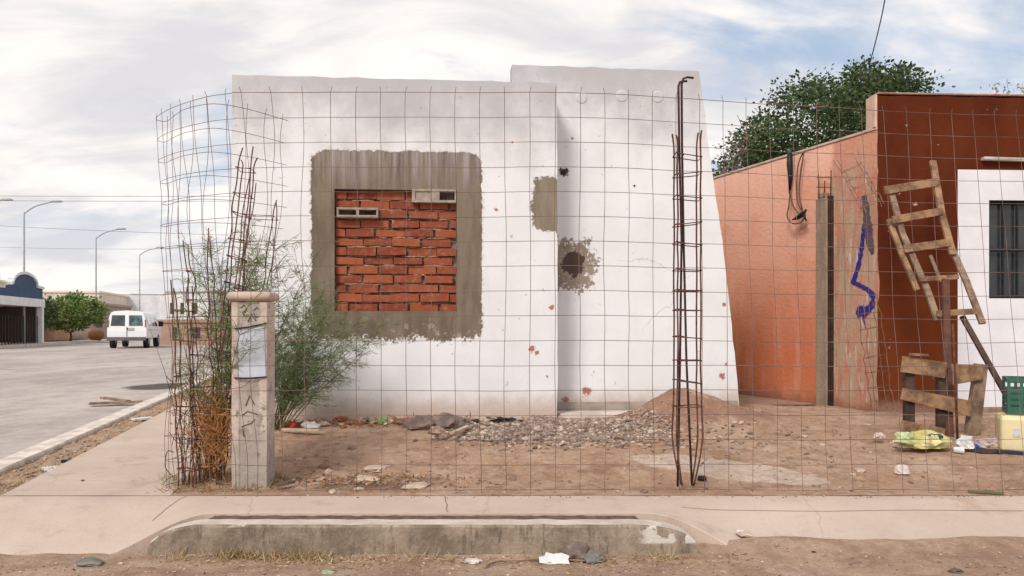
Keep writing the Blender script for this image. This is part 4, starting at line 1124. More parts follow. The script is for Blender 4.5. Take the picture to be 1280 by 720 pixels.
# bare purplish twigs left of it
th = thing('bare_tree', 'sparse nearly leafless tree with pinkish twigs left of the leafy tree', 'tree', (3.55, 13.6, .14)); m = MB(); ml = MB(); rr = random.Random(9)
m.tube([(3.55, 13.6, .14), (3.5, 13.6, 1.8), (3.45, 13.6, 2.9)], [.07, .05, .03], 6)
for k in range(15):
    p = Vector((3.42+rr.uniform(-.05, .05), 13.6, rr.uniform(2.3, 2.95))); v = Vector((rr.uniform(-.6, .7), rr.uniform(-.4, .4), 1)).normalized(); pts = [p]
    for s in range(7):
        v = (v+Vector((rr.uniform(-.35, .35), rr.uniform(-.2, .2), rr.uniform(-.2, .2)))).normalized(); pts.append(pts[-1]+v*rr.uniform(.15, .27))
        if s > 1:
            for t in range(2):
                q = pts[-1]+Vector((rr.uniform(-.25, .25), rr.uniform(-.1, .1), rr.uniform(-.05, .25))); m.tube([pts[-1], q], [.005, .002], 3, cap=False)
                if rr.random() < .3:
                    for u_ in range(5): ribbon_leaf(ml, q+Vector((rr.gauss(0, .05), 0, rr.gauss(0, .05))), Vector((rr.uniform(-1, 1), 0, rr.uniform(-1, 1))), .05, .03)
    m.tube(pts, [.012*(1-.85*i/7) for i in range(8)], 4, cap=False)
m.build('trunk', simple('twig', (.30, .20, .19), (.2, .13, .12), 9, 0), th); ml.build('crown', leafmat('pink_leaf', (.42, .28, .30), (.30, .2, .2)), th)
# sprigs above the brown roof
th = thing('slender_sapling', 'wispy sapling tips showing above the brown house at the far right', 'tree', (9.0, 14, .14)); m = MB(); ml = MB(); rr = random.Random(19)
for px, py in ((1243, 104), (1258, 100), (1278, 104), (1290, 98)):
    q = P(px, py, 14); b = Vector((9.0+rr.uniform(-.3, .3), 14, .14)); m.tube(curve([b, b.lerp(q, .5)+Vector((.1, 0, .3)), q], 5), [.02*(1-.9*i/10) for i in range(11)], 4, cap=False)
    for k in range(22):
        o = q-Vector((rr.gauss(0, .10), rr.gauss(0, .1), abs(rr.gauss(0, .3)))); ribbon_leaf(ml, o, Vector((rr.uniform(-1, 1), 0, rr.uniform(-1, 1))), .06, .03)
m.build('trunk', BARK, th); ml.build('crown', leafmat('sapling_leaf', (.22, .22, .15), (.35, .30, .22)), th)

# ------------------------------------------------------------------ step ladder
ld = thing('wooden_stepladder', 'broken wooden stepladder of rough boards leaning by the brown house', 'ladder', P(1190, 530, 7.0))
dl = lambda y: 7.85-(y-200)/340*1.15
Q = lambda x, y, o=0: P(x, y, dl(y)+o)
def boards(name, pts, wd, mat, th_=.03, o=0, parent=ld):
    m = MB()
    for a, b in zip(pts[:-1], pts[1:]):
        pa_, pb2 = Q(*a, o), Q(*b, o); d = (pb2-pa_).normalized()*.006
        m.beam(pa_-d, pb2+d, wd, th_)
    m.build(name, mat, parent, bevel=.003)
boards('rail', [(1166, 202), (1177, 267), (1191, 318)], .062, WOOD)
boards('rail', [(1190, 312), (1208, 352), (1228, 404)], .058, WOODG, .028, .03)
boards('rail', [(1115, 244), (1128, 292), (1160, 365), (1172, 400)], .055, WOODG, .03, .02)
boards('rail', [(1111, 275), (1129, 322), (1146, 362)], .05, WOOD, .03, .04)
for a, b, wd in (((1106, 238), (1170, 228), .078), ((1116, 275), (1177, 264), .072), ((1131, 311), (1187, 303), .072), ((1151, 349), (1197, 346), .045), ((1172, 392), (1220, 389), .055)):
    boards('rung', [a, b], wd, WOOD, .025, -.03)
DK = simple('dark_wood', (.10, .06, .045), (.05, .03, .025), 10, .4, 30)
boards('rear_leg', [(1203, 396), (1240, 462), (1284, 540)], .045, DK, .03, .03)
boards('rear_leg', [(1182, 350), (1184, 450), (1187, 552)], .060, simple('rusty_brown_wood', (.13, .055, .035), (.07, .035, .028), 10, .4, 30), .03, -.22)
boards('brace', [(1163, 320), (1176, 352)], .03, WOODG, .02, .05)
# rusty bar beside it
m = MB(); m.tube([P(1191, 405, 6.2), P(1194, 470, 6.2), P(1197, 553, 6.15)], .009, 6)
tag(m.build('rusty_bar', RUST), 'rusty iron bar standing upright in front of the pallet', 'rebar')

# pallet
pt = thing('broken_pallet', 'broken wooden pallet standing on its edge in front of the brown wall', 'pallet', P(1170, 545, 6.45))
dp = 6.5
def pb3(name, a, b, wd, t_=.022, o=0, mat=WOOD, w2=None):
    m = MB(); m.beam(P(*a, dp+o), P(*b, dp+o), wd, t_, w2=w2); m.build(name, mat, pt, bevel=.003)
pb3('plank', (1127, 455), (1182, 463), .13); pb3('plank', (1190, 468), (1228, 465), .17, w2=.12, o=.004)
pb3('plank', (1127, 492), (1214, 511), .095, w2=.13); pb3('plank', (1127, 532), (1183, 543), .09)
pb3('stringer', (1136, 446), (1136, 535), .075, .06, .05, DK); pb3('stringer', (1177, 460), (1177, 548), .075, .06, .05, DK)
pb3('stringer', (1226, 455), (1214, 549), .09, .06, .05, WOODG, w2=.11)
pb3('block', (1137, 443), (1160, 444), .02, .03, -.02)

# crate on yellow container
GRN = simple('green_plastic', (.03, .12, .085), (.022, .09, .065), 6, .1, 40, .45, .5)
cr = thing('green_crate', 'dark green plastic crate stacked on the yellow container', 'crate', (3.94, 6.0, .35))
m = MB(); zb = 1-(519-409)*.0059; zt = 1-(473-409)*.0059; x0 = 3.73; x1 = x0+.42; y0 = 5.85; y1 = 6.15
H = zt-zb; t_ = .012
m.box(x0, x1, y0, y1, zb, zb+.012)
def slatwall(m, fx):   # fx maps (s,t,z)
    for za, zc in ((0.0, .045), (.075, .10), (.13, .155), (.185, .20), (.245, H)): fx(za, min(zc, H))
for za, zc in ((.012, .055), (.075, .10), (.12, .145), (.165, .19), (.235, H)):
    m.box(x0, x1, y0, y0+t_, zb+za, zb+zc); m.box(x0, x1, y1-t_, y1, zb+za, zb+zc)
    m.box(x0, x0+t_, y0+t_, y1-t_, zb+za, zb+zc); m.box(x1-t_, x1, y0+t_, y1-t_, zb+za, zb+zc)
m.box(x0-.006, x1+.006, y0-.006, y0-.001, zb+H-.03, zb+H+.002)
for k in range(6):
    x = x0+.0+k*(x1-x0-.02)/5; m.box(x, x+.02, y0-.003, y0+t_+.001, zb+.013, zb+H-.001); m.box(x, x+.02, y1-t_-.001, y1+.003, zb+.013, zb+H-.001)
m.build('crate_body', GRN, cr); cr.rotation_euler = (0, 0, radians(-25))
YEL = simple('yellow_plastic', (.72, .62, .36), (.55, .45, .26), 3, .1, 30, .5, .4)
yc = thing('yellow_container', 'pale yellow plastic container under the green crate', 'container', (3.855, 5.97, .1))
m = MB(); zg = lot_z(3.7, 5.9)-.005; m.box(3.655, 4.055, 5.82, 6.12, zg, zb-.004); m.build('container_body', YEL, yc, bevel=.03)
m = MB(); q = P(1272, 541, 5.87); m.box(3.733, 3.777, 5.8155, 5.8185, q.z-.03, q.z+.03); m.build('label_sticker', simple('grey_sticker', (.42, .46, .52), (.55, .57, .58), 30, 0), yc); yc.rotation_euler = (0, 0, radians(-23))

# ------------------------------------------------------------------ rubbish
def blob(m, c, sx, sy, sz, seed, amp=.35, n=14, k=8, mi=0, fr_=3.0):
    vs = []; nn = n; c = Vector(c)
    for j in range(k+1):
        th_ = pi*j/k
        for i in range(nn):
            a = 2*pi*i/nn; q = Vector((sin(th_)*cos(a), sin(th_)*sin(a), cos(th_)))
            r = 1+amp*(nz(q.x+seed, q.y, q.z, fr_)+.6*nz(q.x, q.y+seed, q.z, fr_*2.5))
            vs.append(c+Vector((q.x*r*sx, q.y*r*sy, max(-.25, q.z*r)*sz)))
    m.add(vs, [(j*nn+i, (j+1)*nn+i, (j+1)*nn+(i+1) % nn, j*nn+(i+1) % nn) for j in range(k) for i in range(nn)], mi, False)
def gpt(px, py):
    z = .06
    for _ in range(4):
        p = G(px, py, z); z = lot_z(p.x, p.y)
    return p
PLW = simple('white_plastic', (.72, .71, .70), (.55, .53, .52), 9, .3, 30, .5, .4)
bag = thing('plastic_bag', 'crumpled green and yellow plastic bag lying before the pallet', 'bag', gpt(1160, 563))
m = MB(); c = gpt(1163, 562); blob(m, c+Vector((0, .08, .03)), .17, .10, .09, 3, .5, 22, 12)
m.build('yellow_bag', simple('yellow_green_film', (.46, .41, .12), (.58, .52, .30), 7, .4, 30, .4, .5), bag)
m = MB(); blob(m, c+Vector((-.13, .08, .05)), .10, .07, .06, 8, .6, 18, 10); m.build('green_bag', simple('pale_green_film', (.46, .50, .28), (.36, .42, .20), 6, .4, 30, .4, .5), bag)
m = MB(); blob(m, c+Vector((.05, .03, .09)), .06, .02, .022, 5, .5, 14, 8); m.build('dark_fold', simple('dark_green_film', (.05, .10, .09), (.03, .06, .05), 6, .2), bag)
def litter(name, label, cat, px, py, s, seed, mat, amp=.4, lift=.3, group=None, onstreet=False):
    m = MB(); p = gpt(px, py) if not onstreet else G(px, py, -.145)
    if onstreet: p.z = street_z(p.x, p.y)
    blob(m, p+Vector((0, s[1]*.6, s[2]*lift)), *s, seed, amp, 16, 9); return tag(m.build(name, mat), label, cat, group)
litter('plastic_bag', 'white and blue plastic bag right of the green yellow bag', 'bag', 1209, 561, (.065, .05, .07), 11, PLW, .5)
litter('plastic_film', 'small bright blue plastic scrap touching the white bag', 'litter', 1221, 560, (.03, .02, .02), 12, simple('blue_film', (.05, .10, .42), (.03, .06, .3), 5, .2))
m = MB(); p = gpt(1198, 567); m.lathe([(.019, -.034), (.022, -.032), (.026, .03), (.027, .034), (.022, .034), (.018, -.02)], 16, Matrix.Translation(p+Vector((0, 0, .026))) @ Matrix.Rotation(pi/2, 4, 'Y') @ Matrix.Rotation(.3, 4, 'X'))
tag(m.build('paper_cup', PLW), 'white cup lying on its side below the white bag', 'cup')
for px, py, sx, sd, lb in ((1228, 560, .06, 14, 'pinkish rag heaped nearest the white bag'), (1243, 558, .07, 15, 'pinkish grey rag heaped against the yellow container')):
    litter('rag', lb, 'rag', px, py, (sx, .05, .045), sd, simple('rag_%d' % sd, (.56, .45, .42), (.40, .30, .28), 9, .5, 30), .5)
m = MB(); pts = [gpt(x, y)+Vector((0, 0, .012+.006*(i % 2))) for i, (x, y) in enumerate(((1214, 564), (1228, 567), (1245, 566), (1262, 570), (1285, 569)))]
m.beam(pts[0], pts[2], .05, .02, Vector((0, 0, 1))); m.beam(pts[2], pts[4], .06, .025, Vector((0, 0, 1)))
tag(m.build('dark_cloth', simple('navy_cloth', (.035, .035, .06), (.06, .05, .06), 12, .4)), 'dark cloth strip lying before the yellow container', 'cloth')
litter('crumpled_paper', 'round crumpled white paper bag alone on the dirt at right', 'litter', 1130, 596, (.048, .04, .05), 21, simple('paper_pink', (.66, .58, .55), (.55, .42, .38), 7, .3), .25, .6)
litter('black_lump', 'black lump of tar at the foot of the tall rebar cage', 'lump', 878, 602, (.03, .03, .022), 22, BLACK, .4, .6)
m = MB(); m.beam(gpt(1210, 616)+Vector((0, 0, .012)), gpt(1255, 619)+Vector((0, 0, .012)), .022, .012, Vector((0, 0, 1))); tag(m.build('green_stick', simple('olive_stick', (.10, .14, .05), (.16, .13, .07), 9, .3)), 'flat green stick lying at the edge of the sidewalk', 'stick')
litter('crumpled_paper', 'crumpled white plastic scrap on the right of the dirt mound slope', 'litter', 1100, 548, (.045, .03, .03), 23, simple('paper_w', (.62, .52, .46), (.5, .4, .35), 9, .3), .4)
# stones and paper scraps one can count
STN = simple('stone', (.38, .28, .22), (.20, .14, .11), 14, .8, 30); STP = simple('pale_stone', (.56, .44, .34), (.38, .28, .21), 9, .8, 30); STG = simple('grey_stone', (.23, .17, .135), (.13, .095, .08), 9, .8, 30)
rr = random.Random(55)
def stone(label, px, py, r, mat, sq=.7, el=1.2, onstreet=False, name='stone', cat='stone'):
    p = gpt(px, py)
    if onstreet: p = G(px, py, -.145); p.z = street_z(p.x, p.y)
    m = MB(); bm_ = bmesh.new(); bmesh.ops.create_icosphere(bm_, subdivisions=3, radius=1)
    vs = []
    ang = rr.random()*3; sd = rr.random()*50
    for v in bm_.verts:
        q = v.co*(1+.35*nz(v.co.x+sd, v.co.y, v.co.z, 1.3)+.20*nz(v.co.x+sd, v.co.y, v.co.z, 3.2)+.08*nz(v.co.x+sd, v.co.y, v.co.z, 8)); x, y = q.x*el, q.y
        vs.append(Vector((x*cos(ang)-y*sin(ang), x*sin(ang)+y*cos(ang), q.z*sq))*r+p+Vector((0, 0, r*sq*.45)))
    m.add(vs, [[v.index for v in f.verts] for f in bm_.faces]); bm_.free()
    tag(m.build(name, mat), label, cat, 'loose stones and rubble' if cat == 'stone' else None)
stone('grey rock at the wall foot, leftmost of the rocks under the bricked window', 527, 536, .12, STG, .6)
stone('grey rock under the right end of the bricked window', 560, 536, .13, STG, .65)
stone('smaller grey rock beside the black bag at the wall foot', 545, 541, .055, STN)
stone('long brown rock right of the rocks below the window', 584, 535, .11, STN, .5, 1.5)
litter('black_bag', 'small black plastic bag among the rocks at the wall foot', 'bag', 592, 536, (.085, .05, .06), 24, BLACK, .5, .3)
litter('black_bag', 'torn black plastic strip lying on the gravel near the wall', 'bag', 634, 529, (.13, .03, .028), 25, BLACK, .6, .5)
stone('small white stone on the dirt near the pillar foot', 411, 594, .028, STP, 1.0, .8)
stone('brown clod beside the small white stone near the pillar', 405, 586, .04, simple('clod', (.24, .13, .09), (.16, .09, .06), 9, .8, 30), .6)
stone('flat pale stone in the litter, upper of two left of the gravel', 470, 588, .07, STP, .35, 1.5)
stone('flat pale stone in the litter, lower of two left of the gravel', 458, 601, .07, STP, .3, 1.5)
stone('pinkish stone on the open dirt below the window', 446, 576, .04, STN, .6)
stone('small pinkish stone higher on the dirt below the window', 440, 561, .035, STN, .6)
stone('pale slab fragment near the fence foot below the rubble', 520, 609, .06, STP, .3, 1.6)
stone('small pale stone at the fence foot near the pillar', 416, 616, .022, STP, .6, 1.3)
stone('tiny pale stone at the fence foot right of the pillar', 448, 613, .025, STP, .5, 1.3)
stone('dark chip of rubble on the sidewalk edge by the rebar cage', 805, 615, .022, STG, .5, 1.5)
stone('violet stone on the dirt right of the pale pad', 1037, 587, .03, STG, .5, 1.1)
stone('pale stone on the dirt between pad and paper bag', 1075, 589, .035, STP, .35, 1.6)
stone('broken pale block lying at the driveway dirt, right of the kerb end', 930, 681, .03, STP, .4, 1.5, True)
stone('grey concrete lump on the street left of the ramp', 113, 704, .05, CONCD, .35, 1.4, True)
# rubble against the kerb
stone('dark concrete rubble piece heaped against the front kerb', 722, 695, .075, STG, .75, 1.1, True)
stone('second dark rubble piece lower beside the white paper at the kerb', 742, 698, .055, CONCD, .6, 1.2, True)
m = MB(); p = G(694, 699, -.14); p.z = street_z(p.x, p.y)+.03
m.prism([(-.078, -.030), (-.03, -.038), (.03, -.034), (.07, -.036), (.062, -.012), (.075, .006), (.03, .022), (-.01, .016), (-.045, .026), (-.052, .006), (-.08, .0)], .004, Matrix.Translation(p) @ Matrix.Rotation(radians(-42), 4, 'X'))
tag(m.build('white_sheet', PLW), 'torn white plastic sheet lying against the front kerb', 'litter')
m = MB(); m.tube(curve([Vector((G(x, y, -.14).x, G(x, y, -.14).y, street_z(0, 3.9)+.014)) for x, y in ((606, 708), (620, 701), (650, 699), (690, 698), (735, 700))], 4), .005, 5)
tag(m.build('dry_twig', WOODG), 'long dry twig lying on the street below the kerb', 'twig')
def scraps(label, px, py, s, mat, seed, street=True):
    p = G(px, py, -.145) if street else gpt(px, py); p.z = (street_z(p.x, p.y) if street else lot_z(p.x, p.y)); m = MB(); blob(m, p+Vector((0, 0, s*.15)), s, s*.6, s*.3, seed, .6, 12, 7)
    tag(m.build('paper_scrap', mat), label, 'litter')
scraps('pale paper scrap on the street, left of the torn white sheet', 590, 700, .05, simple('scrap1', (.62, .55, .48), (.45, .38, .32), 9, .3), 31)
scraps('tiny red scrap on the street below the sidewalk ramp', 151, 701, .014, simple('scrap2', (.5, .08, .05), (.4, .06, .04), 9, .3), 32)
scraps('white paper scrap on the dirt past the kerb end', 925, 677, .026, PLW, 33)
scraps('small dark bottle cap-like scrap on the street dirt', 1017, 695, .012, BLACK, 34)
scraps('flat green leaf scrap at the bottom edge of the street', 408, 717, .03, simple('scrap5', (.35, .45, .27), (.25, .32, .2), 9, .3), 35)
scraps('dark twig bundle on the street dirt at far right', 1195, 716, .035, BARK, 36)
# boards and sheet on side street
m = MB(); p = P(145, 506, 0); z = -.14; a = G(112, 507, z); b = G(178, 505, z); m.beam(a+Vector((0, 0, .03)), b+Vector((0, 0, .035)), .16, .03, Vector((0, 0, 1)))
m.beam(G(128, 503, z)+Vector((0, 0, .07)), G(160, 506, z)+Vector((0, 0, .055)), .08, .03, Vector((0, 0, 1)))
tag(m.build('old_boards', WOODG), 'two old grey boards lying on the side street by the kerb', 'board')
m = MB(); a = G(60, 584, -.03); b = G(75, 590, -.03); m.beam(a, b, .11, .012, Vector((0, 0, 1))); tag(m.build('white_panel_scrap', PLW), 'white flat scrap in the dirt strip by the side kerb', 'litter')
m = MB(); m.beam(G(78, 578, -.02)+Vector((0, 0, .01)), G(93, 578, -.02)+Vector((0, 0, .01)), .04, .02, Vector((0, 0, 1))); tag(m.build('black_scrap', BLACK), 'black rubber scrap in the dirt strip by the side kerb', 'litter')
m = MB(); m.beam(G(166, 526, -.02)+Vector((0, 0, .015)), G(190, 524, -.02)+Vector((0, 0, .015)), .10, .02, Vector((0, 0, 1))); tag(m.build('pale_board', PLW), 'pale board lying on the dirt strip further up the side kerb', 'board')
m = MB(); rq = random.Random(91)
for k in range(420):
    x = rq.uniform(-2.1, -.35); p = Vector((x, 6.98+rq.gauss(0, .07), 0)); p.z = lot_z(p.x, p.y)
    if nz(x, 0, 0, 3) < rq.uniform(-.8, .2): continue
    if rq.random() < .4: m.rock(p+Vector((0, 0, .008)), rq.uniform(.010, .03), rq, .6, rq.choice((0, 0, 1, 2)), jit=.4, elong=1.6)
    else: ribbon_leaf(m, p+Vector((0, 0, .015)), Vector((rq.uniform(-1, 1), rq.uniform(-.5, .5), rq.uniform(0, .5))), rq.uniform(.04, .10), .012, rq.choice((2, 3, 3)))
tag(m.build('rubble_litter', [simple('brick_bits', (.40, .12, .05), (.28, .08, .04), 10, .4), STP, simple('brown_bits', (.22, .13, .08), (.14, .08, .05), 10, .4), simple('orange_bits', (.50, .24, .10), (.38, .16, .07), 10, .4)]), 'broken brick bits and straw along the foot of the white wall', 'rubble', kind='stuff')
# sticks and boards along the wall
for (a, b, wd, mat, lb) in (((600, 523), (652, 529), .035, STP, 'long pale lath lying on the gravel near the wall'), ((640, 522), (664, 513), .02, WOODG, 'short grey stick propped on the gravel by the wall'),
                            ((620, 517), (690, 524), .03, WOODG, 'grey board resting on the rubble before the white wall'), ((353, 541), (400, 543), .05, STP, 'pale board on the dirt right of the pillar'),
                            ((345, 613), (368, 609), .03, BARK, 'dark stick at the foot of the pillar'), ((565, 546), (585, 538), .04, STP, 'pale lath at the left edge of the gravel heap')):
    p, q = gpt(*a), gpt(*b); m = MB(); m.beam(p+Vector((0, 0, .03)), q+Vector((0, 0, .035)), wd, .014, Vector((0, 0, 1))); tag(m.build('wood_lath', mat), lb, 'board')
rb = random.Random(14)
for k, (px, py, lb, c) in enumerate(((365, 535, 'red scrap leftmost of the rubbish along the wall foot', (.45, .06, .04)), (388, 536, 'white crumpled scrap in the rubbish right of the red one', (.7, .64, .6)),
        (405, 533, 'pinkish scrap in the rubbish along the wall foot', (.55, .35, .28)), (428, 528, 'orange brick fragment in the rubbish under the window corner', (.5, .15, .07)), (447, 529, 'pale scrap between brick fragment and green scrap', (.66, .52, .44)),
        (478, 530, 'green scrap at the right end of the wall foot rubbish', (.22, .36, .13)), (500, 530, 'brown scrap just right of the green one', (.26, .15, .1)))):
    p = gpt(px, py); m = MB(); blob(m, p+Vector((0, 0, .02)), rb.uniform(.045, .075), .03, rb.uniform(.022, .04), 60+k, .6, 12, 7); tag(m.build('rubbish_scrap', simple('scrapc%d' % k, c, tuple(v*.6 for v in c), 14, .4)), lb, 'litter', 'rubbish along the wall foot')

# gravel heap, pebbles (nobody could count them)
rr = random.Random(100); m = MB()
for k in range(8200):
    x = .32+rr.gauss(0, .48); y = 6.66+rr.gauss(0, .27)
    if x < -.65 or x > 1.35 or y < 5.95 or y > 7.33: continue
    if y < 6.25+.1*nz(x, 0, 0, 2): 
        if rr.random() < .6: continue
    z = lot_z(x, y); r = rr.uniform(.005, .015)*(1 if rr.random() < .95 else 1.8); m.rock((x, y, z+r*.3), r, rr, .8, rr.choice((0, 0, 0, 1, 2, 2)), jit=.4, elong=rr.uniform(1, 2.0))
tag(m.build('gravel_heap', [STN, STP, STG]), 'low heap of grey and pink crushed gravel before the white wall', 'gravel', kind='stuff')
m = MB()
for k in range(2000):
    x = rr.uniform(-2.2, 4.6); y = 4.8+rr.random()**1.3*3
    if y > 7.1 and x < .4: continue
    if nz(x, y, 3, 1.4) < rr.uniform(-.5, .3): continue
    r = rr.uniform(.003, .010)*(1 if rr.random() < .95 else 2.2); m.rock((x, y, lot_z(x, y)+r*.15), r, rr, .55, rr.choice((0, 0, 0, 1, 1, 2)), jit=.4, elong=rr.uniform(1, 1.8))
for k in range(260):
    x = 1.0+rr.gauss(0, .7); y = rr.uniform(6.0, 6.9); r = rr.uniform(.01, .02); m.rock((x, y, lot_z(x, y)+r*.3), r, rr, .7, rr.choice((0, 1, 2)), elong=1.3)
tag(m.build('pebbles', [STN, STP, STG]), 'small pebbles scattered over the dirt lot', 'pebbles', kind='stuff')
m = MB()
for k in range(1500):
    x = rr.uniform(-3.6, 3.6); y = 3.3+rr.random()*.75; r = rr.uniform(.002, .007)*(1 if rr.random() < .95 else 2.0); m.rock((x, y, street_z(x, y)+r*.3), r, rr, .7, rr.choice((0, 0, 1, 2)), elong=1.3)
for k in range(500):
    y = 4.9+rr.random()**2*8; x = kx(y)+rr.uniform(.05, .36); r = rr.uniform(.004, .014); m.rock((x, y, -.03), r, rr, .7, rr.choice((0, 1, 2)), elong=1.3)
for k in range(160):
    x = rr.uniform(-1.7, 4); y = 4.745-abs(rr.gauss(0, .04)); r = rr.uniform(.002, .006); m.rock((x, y, .003), r, rr, .7, rr.choice((0, 1, 2)), elong=1.3)
tag(m.build('street_grit', [STN, STP, STG]), 'grit and small stones on the street and kerb strip', 'grit', kind='stuff')

# ------------------------------------------------------------------ side street background
U = Vector((-SHEAR, 1, 0)).normalized(); NV = Vector((-U.y, U.x, 0))      # NV points left, away from the road
def SF(x, y):                       # frame at a point: local x along the street (away), local y to the left, z up
    return Matrix(((U.x, NV.x, 0, x), (U.y, NV.y, 0, y), (0, 0, 1, 0), (0, 0, 0, 1)))
def lx(y): return -28.2-SHEAR*(y-44)
grid('far_sidewalk', [0, 1], [30, 44, 60, 90, 160], lambda x, y: -.02, simple('far_walk', (.62, .54, .48), (.5, .42, .37), 1), xf=lambda x, y: lx(y)+.2-x*2.2)
m = MB(); 
for a, b in zip([30, 60, 90], [60, 90, 160]):
    m.beam((lx(a)+.25, a, -.08), (lx(b)+.25, b, -.08), .15, .16, Vector((0, 0, 1)))
tag(m.build('far_kerb', KERB, loc=(0, 0, 0)), kind='structure')
# carport house
M0 = SF(lx(42.2)-.15, 42.2)
cph = thing('carport_house', 'white house with a carport and a dark blue arched parapet across the street', 'house', M0 @ Vector((4, 3, 0)))
WH2 = simple('far_white', (.76, .75, .74), (.66, .64, .62), 2, .2); BL2 = simple('slate_blue', (.06, .10, .17), (.05, .08, .14), 2, .2)
def cM(m, n, mt, bv=0): return childM(m, n, mt, M0, cph, bv)
# wall facing camera (y from 0 leftwards) and facing street: build a portal on both sides
m = MB(); m.box(-2, 9.6, .0, .35, 2.28, 2.78); m.box(-2, -1.6, .36, 6, 2.28, 2.78); cM(m, 'beam', WH2)
m = MB(); m.box(9.1, 9.45, .02, .33, 0, 2.27); cM(m, 'column', WH2)
m = MB(); m.box(1.0, 1.35, .02, .33, 0, 2.27); cM(m, 'column', WH2)
poly = [(.6, 2.79), (9.4, 2.79), (9.4, 3.45), (8.3, 3.5)]+[(6.4+1.9*cos(a), 3.55+.62*sin(a)) for a in [pi*k/12 for k in range(13)]]+[(4.4, 3.5), (3.9, 3.4), (3.9, 3.25), (.6, 3.2)]
m = MB(); m.prism(poly, .2, Matrix.Translation((0, .08, 0))); cM(m, 'blue_parapet', BL2)
def outline(p, t_):
    m = MB()
    for a, b in zip(p[:-1], p[1:]): m.beam((a[0], .18, a[1]), (b[0], .18, b[1]), t_, .34)
    return m
cM(outline([(9.55, 3.5), (8.3, 3.56)]+[(6.4+2.0*cos(a), 3.6+.68*sin(a)) for a in [pi*k/12 for k in range(13)]]+[(4.1, 3.55)], .16), 'parapet_trim', WH2)
m = MB(); m.box(-2, 9.6, .36, 7, 2.3, 2.5); cM(m, 'roof', WH2)
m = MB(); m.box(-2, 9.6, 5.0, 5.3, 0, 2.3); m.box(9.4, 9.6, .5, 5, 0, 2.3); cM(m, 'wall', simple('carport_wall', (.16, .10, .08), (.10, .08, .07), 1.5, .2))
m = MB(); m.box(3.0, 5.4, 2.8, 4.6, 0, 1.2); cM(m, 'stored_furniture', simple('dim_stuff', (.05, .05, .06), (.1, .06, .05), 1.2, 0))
m = MB(); m.box(3.2, 4.0, .6, 2.2, 3.4, 4.05); m.lathe([(.55, 3.5), (.6, 3.9), (.4, 4.25), (.1, 4.3)], 12, Matrix.Translation((3.1, 2.2, 0))); cM(m, 'water_tank', CONCD)
m = MB(); m.box(-2, .5, -.2, -.02, 0, 1.1); cM(m, 'front_wall', simple('pink_wall', (.50, .27, .20), (.40, .22, .17), 2, .2))
for k in range(16):
    m = MB() if k == 0 else m
    x = 1.5+k*.47; m.box(x, x+.04, .1, .14, .0, 1.7)
cM(m, 'railing', BLACK)
# hedge inside carport
# orange walls beyond
def block(name, label, y0, L, back, H, c, depth=7, wins=(), parapet=None, setb=0.0, group=None, c2=None, rough=.2):
    Mb = SF(lx(y0)-back, y0); th = thing(name, label, 'house', Mb @ Vector((L/2, depth/2, 0)), group)
    mt = simple(name+'_wall', c, c2 or tuple(v*.8 for v in c), .8, .3, 10)
    m = MB(); m.box(0, L, 0, depth, 0, H); childM(m, 'wall', mt, Mb, th)
    m = MB(); m.box(-.1, L+.1, -.1, depth+.1, H+.002, H+.22); childM(m, 'roof', simple(name+'_roof', tuple(min(.8, v*1.15) for v in c), c, 1, .2), Mb, th)
    for (a, z0, w_, h_) in wins:
        m = MB(); m.box(a, a+w_, -.03, -.002, z0, z0+h_); childM(m, 'window', simple('far_window', (.07, .075, .08), (.05, .05, .05), 2, 0), Mb, th)
    # end wall toward the viewer gets its windows too
    for (a, z0, w_, h_) in wins[:1]:
        m = MB(); m.box(-.03, -.002, depth*.4, depth*.4+w_, z0, z0+h_); childM(m, 'window', simple('far_window', (.07, .075, .08), (.05, .05, .05), 2, 0), Mb, th)
    return th
block('orange_house', 'low orange garden wall house right of the carport', 53.5, 11, 2.5, 2.05, (.52, .30, .19), 3)
block('brown_block_house', 'brownish unpainted block house behind the street tree', 66, 14, 1.5, 2.9, (.38, .28, .24), 6, ((2, 1, 1.4, 1.2),))
block('cream_house', 'cream coloured two storey house far up the side street', 84, 22, 6, 4.6, (.74, .66, .56), 12, ((3, 1, 1.5, 1.3), (9, 1, 1.5, 1.3)))
block('white_warehouse', 'long plain white warehouse beyond the van', 98, 26, -2, 5.0, (.74, .74, .76), 16)
block('pale_yellow_house', 'pale yellow house rising behind the street tree', 78, 9, 14, 5.4, (.72, .68, .52), 8, ((2, 3, 1.4, 1.2),))
# houses on the near side seen through the curled mesh
def nblock(name, label, px0, px1, d, H, c, depth=8, wins=()):
    a = Vector(((px0-640)/1000*d, d, 0)); b = Vector(((px1-640)/1000*d, d, 0)); Mb, L = frame(a, b)
    th = thing(name, label, 'house', Mb @ Vector((L/2, depth/2, 0))); mt = simple(name+'_w', c, tuple(v*.8 for v in c), .9, .3, 10)
    m = MB(); m.box(0, L, 0, depth, -.15, H); childM(m, 'wall', mt, Mb, th)
    m = MB(); m.box(-.1, L+.1, -.1, depth+.1, H+.002, H+.2); childM(m, 'roof', mt, Mb, th)
    for f0, f1, z0, z1 in wins:
        m = MB(); m.box(L*f0, L*f1, -.03, -.002, z0, z1); childM(m, 'window', simple('far_window', (.07, .075, .08), (.05, .05, .05), 2, 0), Mb, th)
nblock('white_villa', 'white two storey house seen through the curled mesh', 206, 262, 72, 4.2, (.74, .72, .70), 9, ((.12, .2, 2.2, 3.2), (.35, .43, 2.2, 3.2), (.6, .72, 2.2, 3.2)))
nblock('brick_red_house', 'low reddish house seen through the curled mesh past the van', 198, 285, 52, 1.3, (.42, .26, .20), 6, ((.2, .27, .3, 1.0), (.5, .6, .3, 1.0)))
nblock('beige_house', 'pale beige low block closing the end of the side street', 120, 215, 130, 4.6, (.72, .68, .64), 12)
